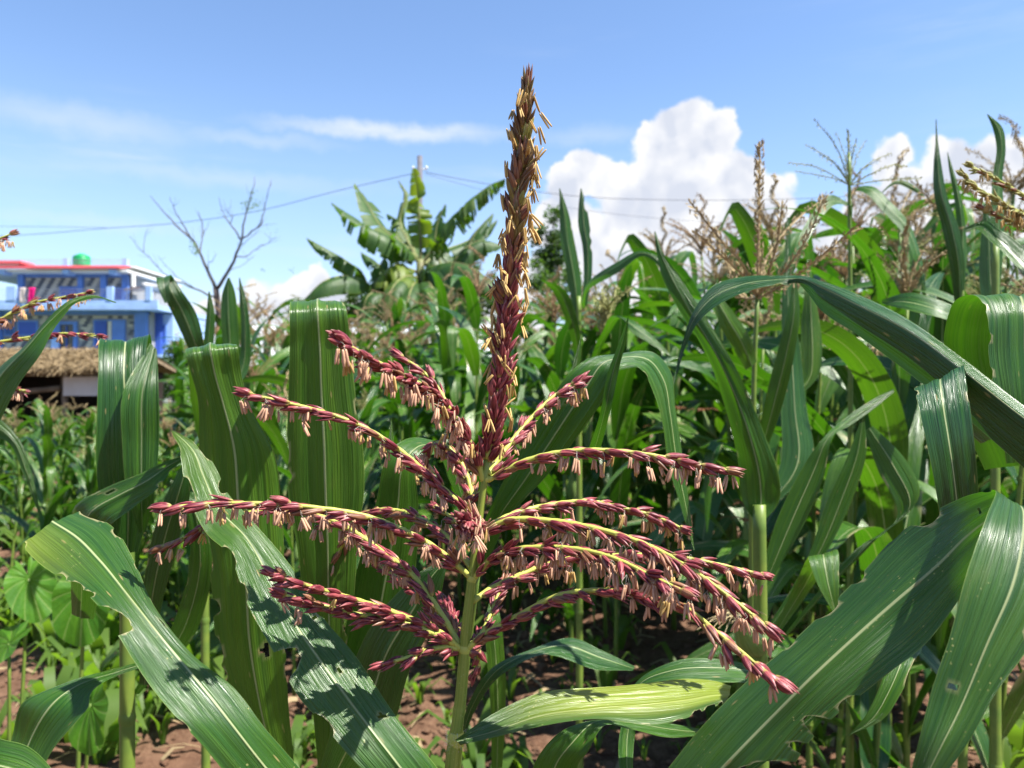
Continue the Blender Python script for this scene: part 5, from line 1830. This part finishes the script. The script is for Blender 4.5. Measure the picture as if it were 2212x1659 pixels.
pd = plant('maize plant at the lower left corner with broad bluish leaves low in the picture', -60, .58)
stalk(pd, (-60, 1800, .58), (.010, .008))
hero_leaf(pd, [(-60, 1830, .58, -20, 1840, .58), (0, 1690, .59, 70, 1710, .575), (22, 1594, .60, 100, 1636, .58), (60, 1502, .60, 185, 1528, .585), (150, 1468, .61, 198, 1490, .60), (240, 1446, .62, 248, 1462, .62), (308, 1428, .64, 312, 1440, .64)], 'leaf', 80, 12, .10, .03, [], 51, None, .3)
hero_leaf(pd, [(-160, 1600, .45, -160, 1720, .43), (-80, 1588, .43, -90, 1720, .41), (0, 1594, .41, -10, 1715, .39), (60, 1612, .405, 45, 1730, .39), (112, 1662, .40, 95, 1745, .39), (150, 1760, .39, 140, 1790, .39)], 'leaf', 60, 10, .10, .03, [], 52)

# ---------------- neighbours behind and on the right
ph_ = plant('maize plant close behind the main stalk, its broad leaf bending over to the right', 985, .80)
stalk(ph_, (1026, 1235, .70), (.009, .005), 'stalk', ((996, 1500, .77),))
hero_leaf(ph_, [(1015, 1240, .70, 1040, 1245, .70), (1048, 1122, .665, 1112, 1104, .665), (1085, 1045, .655, 1180, 1030, .655), (1132, 960, .648, 1236, 960, .648), (1180, 880, .64, 1280, 900, .64), (1230, 806, .637, 1312, 850, .635), (1268, 774, .645, 1330, 805, .63), (1335, 762, .665, 1360, 785, .635), (1412, 760, .685, 1395, 805, .645), (1449, 800, .695, 1415, 850, .655),
                (1460, 880, .695, 1432, 910, .665), (1475, 980, .695, 1445, 1000, .675), (1490, 1090, .695, 1472, 1095, .685), (1500, 1190, .695, 1499, 1190, .695)], 'leaf', 140, 14, .06, .03, [(.62, 1, .012, .1), (.2, 1, .01, .05)], 61, None, .3, 1)
hero_leaf(ph_, [(1262, 1000, .66, 1290, 1000, .66), (1296, 890, .63, 1318, 885, .625), (1313, 805, .622, 1339, 790, .62), (1336, 742, .617, 1352, 738, .615), (1356, 685, .61, 1358, 685, .61)], 'leaf', 40, 8, .25, .02, [], 62)
hero_leaf(ph_, [(1225, 950, .68, 1240, 950, .68), (1230, 830, .67, 1246, 830, .67), (1242, 770, .67, 1254, 770, .67), (1255, 724, .67, 1256, 724, .67)], 'leaf_light', 30, 6, .25, .02, [], 63)
hero_leaf(ph_, [(992, 1600, .77, 998, 1606, .77), (1012, 1520, .76, 1030, 1528, .76), (1075, 1432, .75, 1090, 1452, .74), (1150, 1400, .76, 1160, 1416, .74), (1230, 1377, .775, 1210, 1416, .745), (1300, 1400, .78, 1290, 1442, .75), (1372, 1440, .78, 1367, 1449, .775)], 'leaf_dark', 80, 10, .10, .08, [], 64)
hero_leaf(ph_, [(1062, 1660, .79, 1085, 1660, .79), (1060, 1540, .78, 1092, 1540, .78), (1052, 1420, .78, 1090, 1420, .78), (1048, 1340, .785, 1080, 1330, .785), (1060, 1290, .80, 1068, 1290, .80)], 'leaf_light', 50, 8, .15, .03, [], 65)

pe = plant('maize plant off the right edge with a great dark leaf arching far inwards', 2420, .60)
stalk(pe, (2420, 900, .55), (.011, .008))
hero_leaf(pe, [(2410, 1040, .50, 2412, 1050, .50, 2412, 1062, .50), (2330, 955, .50, 2330, 985, .48, 2330, 1120, .49), (2212, 876, .525, 2212, 902, .505, 2212, 1012, .515), (2087, 780, .555, 2087, 806, .54, 2090, 905, .55), (1967, 693, .59, 1967, 718, .575, 1975, 815, .585), (1847, 633, .63, 1847, 656, .615, 1850, 722, .625), (1770, 605, .66, 1775, 621, .65, 1775, 672, .655),
               (1725, 595, .68, 1725, 602, .675, 1725, 618, .68), (1680, 595, .69, 1680, 603, .685, 1682, 616, .68), (1605, 597, .71, 1606, 612, .70, 1610, 632, .69), (1540, 617, .72, 1545, 637, .71, 1552, 660, .70), (1500, 668, .72, 1504, 680, .715, 1511, 694, .71), (1474, 740, .72, 1478, 741, .72, 1483, 744, .72), (1459, 800, .715, 1462, 800, .715, 1465, 801, .715), (1445, 862, .71, 1446, 862, .71, 1448, 862, .71)],
          'leaf_shaded', 150, 14, 0, .02, [(.63, 1, .012, .4), (.66, 1, .008, .3)], 71)
hero_leaf(pe, [(2120, 960, .60, 2220, 920, .60), (2040, 890, .57, 2120, 850, .57), (1988, 852, .535, 2088, 803, .535), (1977, 847, .505, 2084, 796, .505), (1985, 890, .488, 2092, 860, .488), (2000, 960, .483, 2100, 930, .483), (2015, 1030, .483, 2107, 1010, .483), (2028, 1110, .488, 2112, 1090, .488), (2040, 1210, .50, 2108, 1200, .50)], 'leaf_shaded', 90, 12, .06, .02, [(.5, -1, .012, .1), (.56, -1, .012, .12), (.62, 1, .01, .06), (.42, -1, .02, .1)], 72)
hero_leaf(pe, [(2130, 1020, .66, 2330, 980, .64), (2062, 860, .63, 2310, 830, .62), (2047, 720, .605, 2300, 700, .60), (2070, 658, .588, 2300, 640, .588), (2105, 646, .572, 2300, 622, .572), (2130, 680, .556, 2300, 660, .556), (2135, 770, .55, 2300, 750, .55), (2150, 870, .547, 2300, 860, .547), (2170, 1000, .552, 2300, 990, .552)], 'leaf', 100, 14, .06, .05, [(.62, -1, .01, .06), (.70, -1, .014, .07), (.78, -1, .01, .06)], 73)

pf = plant('maize plant low on the right with a huge chewed leaf rising across the corner', 1365, .54)
stalk(pf, (1365, 1760, .53), (.0115, .0095))
hero_leaf(pf, [(1345, 1850, .52, 1362, 1850, .515, 1385, 1850, .515), (1440, 1662, .50, 1560, 1662, .47, 1700, 1668, .455), (1530, 1552, .495, 1660, 1560, .465, 1748, 1600, .45), (1620, 1465, .495, 1745, 1475, .46, 1820, 1530, .445), (1720, 1380, .495, 1830, 1395, .46, 1915, 1455, .44), (1850, 1255, .495, 1930, 1305, .46, 2005, 1385, .44),
               (1960, 1142, .49, 2030, 1220, .455, 2085, 1280, .435), (2060, 1085, .47, 2090, 1160, .445, 2125, 1225, .42), (2115, 1064, .445, 2150, 1115, .42, 2185, 1150, .405), (2150, 1060, .415, 2200, 1090, .40, 2262, 1105, .395), (2132, 1112, .385, 2212, 1135, .38, 2300, 1155, .375), (2090, 1230, .365, 2190, 1260, .36, 2290, 1285, .36),
               (2050, 1380, .355, 2130, 1400, .35, 2215, 1410, .35), (2010, 1500, .35, 2080, 1520, .345, 2150, 1500, .345), (1985, 1600, .345, 2035, 1610, .34, 2085, 1615, .34), (1962, 1690, .345, 1990, 1700, .34, 2015, 1705, .34)],
          'leaf_hero', 220, 20, 0, .025, [(.20, 1, .018, .75), (.25, 1, .010, .30), (.29, 1, .012, .45), (.15, 1, .012, .2), (.335, 1, .014, .16), (.38, -1, .008, .06), (.43, -1, .012, .14), (.47, -1, .008, .10), (.56, -1, .014, .2), (.78, 1, .015, .7), (.84, 1, .018, .4), (.72, 1, .012, .3), (.66, -1, .01, .1)], 81, None, .3, 2)
hero_leaf(pf, [(1330, 1830, .54, 1355, 1845, .54), (1180, 1740, .56, 1262, 1780, .55), (1150, 1662, .56, 1245, 1668, .55), (1208, 1582, .555, 1270, 1622, .545), (1265, 1555, .562, 1300, 1568, .55), (1350, 1552, .575, 1360, 1572, .56), (1440, 1560, .59, 1440, 1590, .575), (1530, 1578, .61, 1530, 1588, .61)], 'leaf', 80, 12, .14, .03, [], 82)
hero_leaf(pf, [(1380, 1780, .56, 1400, 1790, .56), (1640, 1640, .62, 1650, 1650, .62), (1800, 1500, .62, 1812, 1508, .62), (1900, 1420, .58, 1950, 1420, .575), (1915, 1425, .515, 1982, 1430, .515), (1900, 1480, .505, 1950, 1490, .505), (1865, 1550, .50, 1905, 1555, .50), (1828, 1592, .50, 1832, 1589, .50)], 'leaf', 80, 10, .10, .05, [(.85, 1, .03, .3), (.78, -1, .02, .2)], 83)
hero_leaf(pf, [(1362, 1800, .55, 1372, 1800, .55), (1340, 1580, .60, 1372, 1590, .60), (1375, 1470, .62, 1390, 1488, .60), (1450, 1428, .62, 1455, 1472, .59), (1540, 1418, .62, 1560, 1470, .59), (1640, 1438, .625, 1655, 1475, .60), (1715, 1480, .63, 1722, 1492, .625)], 'leaf', 80, 12, .10, .04, [], 84)

pg = plant('maize plant right of centre with one broad leaf rising leftward off its bare stalk', 1645, 1.0)
stalk(pg, (1640, 1090, 1.0), (.0125, .0085), 'stalk', ((1643, 1350, 1.0),))
hero_leaf(pg, [(1630, 1125, 1.0, 1652, 1125, 1.0), (1606, 1085, 1.0, 1681, 1092, 1.0), (1595, 1010, 1.0, 1685, 1040, .99), (1578, 920, .99, 1660, 960, .985), (1550, 830, .985, 1628, 880, .98), (1510, 740, .98, 1580, 780, .97), (1460, 660, .98, 1520, 680, .97), (1428, 590, .98, 1470, 600, .975), (1416, 530, .985, 1432, 545, .98), (1414, 500, .99, 1416, 500, .99)], 'leaf', 100, 12, .16, .05, [], 91, None, .3)
hero_leaf(pg, [(1640, 1270, 1.06, 1662, 1262, 1.06), (1680, 1120, 1.06, 1742, 1125, 1.06), (1735, 1010, 1.06, 1785, 1012, 1.06), (1775, 950, 1.06, 1797, 948, 1.06), (1830, 900, 1.09, 1842, 917, 1.09), (1890, 860, 1.12, 1893, 880, 1.12), (1930, 840, 1.14, 1932, 846, 1.14)], 'leaf', 80, 10, .10, .05, [], 92, None, .4)
hero_leaf(pg, [(1645, 1380, 1.1, 1660, 1370, 1.1), (1752, 1190, 1.1, 1798, 1172, 1.1), (1790, 1080, 1.1, 1850, 1062, 1.1), (1830, 990, 1.1, 1873, 972, 1.1), (1858, 914, 1.1, 1868, 911, 1.1)], 'leaf', 70, 10, .10, .04, [], 93, None, .5)
hero_leaf(pg, [(1650, 1400, .96, 1665, 1395, .96), (1720, 1260, .94, 1760, 1262, .94), (1747, 1204, .885, 1806, 1189, .885), (1747, 1210, .86, 1812, 1198, .86), (1765, 1262, .845, 1812, 1252, .845), (1800, 1324, .84, 1809, 1320, .84)], 'leaf_light', 60, 10, .08, .04, [], 94, None, .5)
hero_leaf(pg, [(1655, 1420, 1.02, 1668, 1410, 1.02), (1850, 1190, 1.0, 1900, 1160, 1.0), (1940, 1110, 1.0, 1990, 1068, 1.0), (1900, 1020, 1.0, 1960, 995, 1.0), (1870, 930, 1.0, 1886, 920, 1.0)], 'leaf', 60, 10, .12, .05, [], 95, None, .4)

ear_p = [at(1641, 1400, 1.0), at(1624, 1380, .985), at(1608, 1358, .975), at(1597, 1338, .97)]
ear_o = MB().tube([Vector(x) for x in spline(ear_p, 12)], [.008, .014, .018, .020, .021, .0205, .019, .017, .014, .011, .008, .005], 12).build('ear', M['husk'], pg, True, pg.location)
M['silk_pale'] = simple('pale_silk', (0.62, 0.52, 0.28), (0.50, 0.38, 0.20), 60, 0.5, 0.3, 0, 0.2)
sk = MB()
qs = random.Random(4)
for _ in range(70):
    p_ = at(1597, 1338, .97) + Vector((qs.gauss(0, .003), qs.gauss(0, .003), qs.gauss(0, .002)))
    v_ = Vector((qs.gauss(-.2, .55), qs.gauss(-.2, .5), qs.uniform(.3, 1.1)))
    pts_ = [p_]
    for _k in range(5):
        pts_.append(pts_[-1] + v_ * .007)
        v_ += Vector((qs.gauss(0, .2), qs.gauss(0, .2), -.38))
    sk.tube(pts_, .0005, 3, False)
sk.build('silk', M['silk_pale'], ear_o, True, pg.location)

pi_ = plant('maize plant with a tall brown upright tassel spike against the white cloud', 1628, 1.45)
stalk(pi_, (1636, 640, 1.45), (.012, .004), 'stalk', ((1626, 1000, 1.45), (1630, 780, 1.45)))
hero_leaf(pi_, [(1612, 800, 1.42, 1636, 782, 1.42), (1577, 740, 1.40, 1622, 730, 1.40), (1550, 690, 1.39, 1590, 680, 1.39), (1540, 645, 1.39, 1560, 640, 1.39), (1548, 600, 1.39, 1551, 600, 1.39)], 'leaf_light', 50, 8, .18, .04, [], 101)
hero_leaf(pi_, [(1628, 1000, 1.43, 1650, 990, 1.43), (1652, 870, 1.40, 1690, 880, 1.40), (1680, 760, 1.38, 1716, 770, 1.38), (1700, 680, 1.37, 1729, 680, 1.37), (1712, 612, 1.37, 1722, 612, 1.37)], 'leaf', 60, 8, .12, .06, [], 102)
hero_leaf(pi_, [(1628, 1120, 1.46, 1650, 1110, 1.46), (1688, 1000, 1.48, 1758, 1000, 1.48), (1688, 880, 1.50, 1745, 880, 1.50), (1690, 760, 1.52, 1730, 760, 1.52), (1690, 640, 1.53, 1715, 640, 1.53), (1700, 470, 1.55, 1706, 470, 1.55)], 'leaf_dark', 60, 8, .18, .05, [], 103)
hero_leaf(pi_, [(1632, 900, 1.5, 1644, 895, 1.5), (1732, 810, 1.52, 1772, 805, 1.52), (1732, 760, 1.52, 1778, 760, 1.52), (1732, 700, 1.52, 1774, 700, 1.52), (1738, 640, 1.52, 1762, 640, 1.52), (1744, 560, 1.53, 1748, 560, 1.53)], 'leaf_light', 50, 8, .25, .04, [], 104)
mb = MB()
qq = random.Random(8)
for pts, k in (([(1636, 645, 1.45), (1638, 560, 1.45), (1640, 440, 1.45), (1641, 310, 1.45)], .45), ([(1634, 640, 1.45), (1610, 580, 1.42), (1550, 510, 1.40), (1490, 435, 1.38)], 1), ([(1634, 640, 1.45), (1600, 590, 1.40), (1550, 545, 1.36), (1502, 500, 1.34)], .8), ([(1636, 640, 1.45), (1660, 590, 1.42), (1680, 520, 1.40), (1690, 440, 1.38)], 1),
               ([(1636, 640, 1.45), (1690, 590, 1.40), (1740, 520, 1.36), (1780, 430, 1.33)], .8), ([(1636, 645, 1.45), (1700, 610, 1.36), (1790, 540, 1.28), (1862, 478, 1.24)], .7), ([(1634, 645, 1.45), (1600, 640, 1.5), (1570, 570, 1.52), (1540, 500, 1.55)], .9), ([(1636, 640, 1.45), (1650, 570, 1.5), (1705, 490, 1.55), (1790, 420, 1.6)], 1)):
    fuzzy(mb, pline(pts, 14), .0034, .0016, qq, .0026 * k, .0122)
mb.build('tassel', M['tassel_tan'], pi_, False, pi_.location)

pj = plant('maize plant at upper right with two upright spear-like leaves against the sky', 2080, 1.65)
stalk(pj, (2076, 600, 1.65), (.012, .006))
hero_leaf(pj, [(2066, 680, 1.65, 2082, 680, 1.65), (2052, 560, 1.63, 2086, 556, 1.63), (2036, 488, 1.62, 2073, 488, 1.62), (2020, 421, 1.61, 2048, 421, 1.61), (2018, 354, 1.61, 2034, 350, 1.61), (2021, 305, 1.61, 2027, 305, 1.61), (2021, 258, 1.61, 2023, 258, 1.61)], 'leaf_dark', 70, 8, .30, .05, [], 111)
hero_leaf(pj, [(2070, 640, 1.68, 2084, 640, 1.68), (2070, 520, 1.70, 2090, 520, 1.70), (2061, 421, 1.70, 2077, 421, 1.70), (2050, 360, 1.70, 2058, 360, 1.70), (2046, 328, 1.70, 2047, 328, 1.70)], 'leaf', 50, 8, .30, .05, [], 112)
hero_leaf(pj, [(2085, 800, 1.62, 2100, 790, 1.62), (2125, 700, 1.60, 2165, 700, 1.60), (2118, 600, 1.60, 2160, 600, 1.60), (2120, 520, 1.6, 2150, 515, 1.6), (2126, 440, 1.6, 2130, 440, 1.6)], 'leaf_dark', 50, 8, .2, .05, [], 113)

pk = plant('maize plant at the right edge with a pale green tassel leaning into the picture', 2390, .90)
stalk(pk, (2380, 560, .90), (.011, .004), 'stalk', ((2388, 1000, .90),))
hero_leaf(pk, [(2380, 700, .90, 2378, 720, .90), (2290, 630, .90, 2280, 680, .90), (2212, 546, .95, 2202, 592, .93), (2160, 500, .97, 2148, 532, .96), (2116, 479, 1.0, 2104, 496, 1.0), (2082, 492, 1.0, 2086, 502, 1.0)], 'leaf', 70, 10, .20, .03, [], 121)
T3 = Tassel(pk, 15)
T3.branch([(2380, 560, .90), (2300, 480, .88), (2212, 421, .86), (2142, 381, .85), (2096, 358, .85)], step=.0085, tones=(8, 9, 8, 5), anth=.2, size=.0135, amat='anther_tan')
T3.branch([(2380, 560, .90), (2290, 500, .87), (2212, 462, .84), (2150, 430, .83), (2106, 402, .83), (2078, 376, .83)], step=.0065, tones=(8, 9, 9), anth=.7, size=.0135, amat='anther_tan')
T3.branch([(2380, 560, .90), (2300, 520, .88), (2230, 500, .86), (2170, 470, .86), (2120, 450, .86)], step=.0085, tones=(8, 9, 5), anth=.5, size=.0120, amat='anther_tan')
T3.branch([(2380, 560, .90), (2372, 430, .90), (2362, 300, .90), (2356, 190, .90)], step=.0060, tones=(8, 9, 5), rows='spiral', anth=.5, name='tassel_spike', amat='anther_tan')
T3.finish(90)

pl = plant('maize plant with two narrow upright leaves just right of the tassel spike', 1252, 2.2)
stalk(pl, (1250, 640, 2.2), (.012, .007))
hero_leaf(pl, [(1240, 690, 2.2, 1256, 690, 2.2), (1228, 612, 2.2, 1256, 608, 2.2), (1220, 566, 2.2, 1250, 566, 2.2), (1211, 519, 2.2, 1241, 519, 2.2), (1209, 465, 2.2, 1230, 465, 2.2), (1208, 407, 2.2, 1210, 407, 2.2)], 'leaf', 60, 8, .25, .08, [], 131, None, .6)
hero_leaf(pl, [(1256, 660, 2.25, 1268, 660, 2.25), (1261, 590, 2.25, 1279, 590, 2.25), (1258, 530, 2.25, 1279, 530, 2.25), (1249, 485, 2.25, 1274, 485, 2.25), (1250, 444, 2.25, 1267, 444, 2.25), (1254, 407, 2.25, 1256, 407, 2.25)], 'leaf_dark', 60, 8, .2, .08, [(.5, 1, .03, .3), (.6, 1, .03, .25), (.85, 1, .05, .6)], 132)
hero_leaf(pl, [(1255, 660, 2.1, 1262, 668, 2.1), (1266, 614, 2.0, 1270, 628, 2.0), (1330, 566, 1.9, 1336, 586, 1.88), (1386, 541, 1.85, 1388, 552, 1.84), (1415, 550, 1.82, 1408, 560, 1.82), (1446, 590, 1.8, 1440, 594, 1.8)], 'leaf', 60, 8, .2, .04, [], 133)
hero_leaf(pl, [(1246, 800, 2.2, 1256, 800, 2.2), (1225, 700, 2.1, 1248, 690, 2.1), (1190, 625, 2.05, 1215, 622, 2.05), (1157, 598, 2.0, 1160, 603, 2.0)], 'leaf', 50, 8, .15, .04, [], 134)
hero_leaf(pl, [(1258, 860, 2.1, 1266, 860, 2.1), (1300, 720, 1.8, 1320, 716, 1.8), (1330, 682, 1.7, 1345, 690, 1.68), (1375, 695, 1.65, 1365, 716, 1.63), (1415, 730, 1.62, 1405, 742, 1.61), (1448, 765, 1.6, 1446, 768, 1.6)], 'leaf', 60, 8, .15, .04, [], 135)
mb = MB()
for k in range(11):
    x = 1310 + qq.gauss(0, 14)
    fuzzy(mb, pline([(1300, 730, 2.2), (x, 680, 2.2), (x + qq.gauss(0, 26), 600 + qq.uniform(0, 45), 2.2 + qq.gauss(0, .08))], 12), .003, .0015, qq, .0042, .015)
t_ = mb.build('tassel', M['tassel_green'], pl, False, pl.location)

pm = plant('maize plant with a long glossy leaf lying level below the brown tassels on the right', 2150, 1.3)
stalk(pm, (2150, 520, 1.35), (.012, .006))
hero_leaf(pm, [(2150, 760, 1.3, 2152, 772, 1.3), (2105, 690, 1.2, 2098, 722, 1.18), (2050, 658, 1.18, 2040, 692, 1.15), (1980, 636, 1.2, 1975, 674, 1.17), (1905, 647, 1.25, 1905, 656, 1.25)], 'leaf', 60, 10, .08, .04, [], 141)
hero_leaf(pm, [(2143, 640, 1.35, 2160, 640, 1.35), (2140, 500, 1.36, 2172, 500, 1.36), (2147, 371, 1.38, 2168, 371, 1.38), (2154, 321, 1.38, 2174, 321, 1.38), (2146, 278, 1.38, 2166, 274, 1.38), (2132, 247, 1.38, 2135, 247, 1.38)], 'leaf', 60, 8, .2, .05, [], 142)
hero_leaf(pm, [(2150, 900, 1.3, 2140, 910, 1.3), (2080, 760, 1.25, 2060, 790, 1.24), (2010, 740, 1.25, 1995, 775, 1.24), (1960, 790, 1.26, 1950, 800, 1.26)], 'leaf_dark', 50, 8, .12, .05, [], 143)

pn = plant('maize plant with thin grassy tassel and bent leaves against the cloud at right', 1835, 2.0)
stalk(pn, (1834, 330, 2.0), (.012, .004), 'stalk', ((1836, 560, 2.0),))
hero_leaf(pn, [(1836, 440, 2.0, 1842, 446, 2.0), (1790, 424, 1.95, 1800, 446, 1.93), (1745, 476, 1.9, 1762, 492, 1.88), (1716, 540, 1.85, 1734, 548, 1.84), (1700, 610, 1.83, 1704, 612, 1.83)], 'leaf', 60, 8, .15, .04, [], 151)
hero_leaf(pn, [(1834, 480, 2.0, 1840, 486, 2.0), (1856, 402, 1.98, 1850, 412, 1.97), (1880, 400, 1.96, 1868, 416, 1.94), (1925, 436, 1.92, 1910, 456, 1.9), (1965, 480, 1.9, 1950, 500, 1.88), (1990, 545, 1.88, 1972, 550, 1.86), (2000, 620, 1.86, 1990, 622, 1.86), (2002, 690, 1.86, 2000, 690, 1.86)], 'leaf', 80, 8, .12, .06, [], 152)
hero_leaf(pn, [(1836, 520, 2.0, 1842, 522, 2.0), (1900, 420, 2.0, 1895, 428, 2.0), (1942, 389, 2.0, 1938, 398, 2.0), (1975, 400, 2.0, 1968, 410, 2.0), (1998, 424, 2.0, 1996, 426, 2.0)], 'leaf_light', 50, 8, .15, .04, [], 153)
mb = MB()
for (ax, ay) in ((1760, 258), (1806, 285), (1868, 306), (1740, 312), (1704, 350), (1900, 345), (1960, 358), (1925, 330), (1850, 300), (1720, 370), (1990, 385), (1775, 335)):
    fuzzy(mb, pline([(1835, 400, 2.0), (1835 + (ax - 1835) * .35, 400 + (ay - 400) * .55, 2.0 + qq.gauss(0, .05)), (ax, ay, 2.0 + qq.gauss(0, .15))], 12), .0016, .0008, qq, .009, .008)
fuzzy(mb, pline([(1835, 400, 2.0), (1834, 340, 2.0), (1832, 285, 2.0)], 10), .003, .002, qq, .004, .010)
mb.build('tassel', M['tassel_green'], pn, False, pn.location)

po_ = plant('maize plant right of the blue house with one leaf folded sharply down at its tip', 445, 1.65)
stalk(po_, (440, 760, 1.65), (.011, .007))
hero_leaf(po_, [(430, 800, 1.65, 446, 790, 1.65), (398, 735, 1.62, 436, 722, 1.62), (372, 680, 1.61, 420, 672, 1.61), (352, 636, 1.60, 396, 634, 1.60), (341, 606, 1.60, 373, 599, 1.60), (338, 601, 1.58, 369, 596, 1.58), (342, 622, 1.56, 366, 618, 1.56), (356, 655, 1.56, 366, 652, 1.56)], 'leaf_dark', 60, 8, .10, .04, [], 161)
hero_leaf(po_, [(436, 820, 1.66, 450, 820, 1.66), (440, 730, 1.66, 462, 725, 1.66), (446, 670, 1.66, 462, 668, 1.66), (450, 630, 1.66, 453, 630, 1.66)], 'leaf', 40, 8, .2, .04, [], 162)
hero_leaf(po_, [(440, 850, 1.66, 455, 850, 1.66), (478, 760, 1.68, 512, 760, 1.68), (476, 680, 1.68, 512, 680, 1.68), (480, 630, 1.68, 505, 625, 1.68), (492, 600, 1.68, 496, 600, 1.68)], 'leaf', 50, 8, .2, .06, [], 163)
hero_leaf(po_, [(445, 880, 1.66, 460, 880, 1.66), (510, 800, 1.7, 535, 800, 1.7), (520, 720, 1.7, 540, 720, 1.7), (517, 650, 1.7, 532, 650, 1.7), (516, 600, 1.7, 518, 600, 1.7)], 'leaf_dark', 50, 8, .2, .06, [], 164)
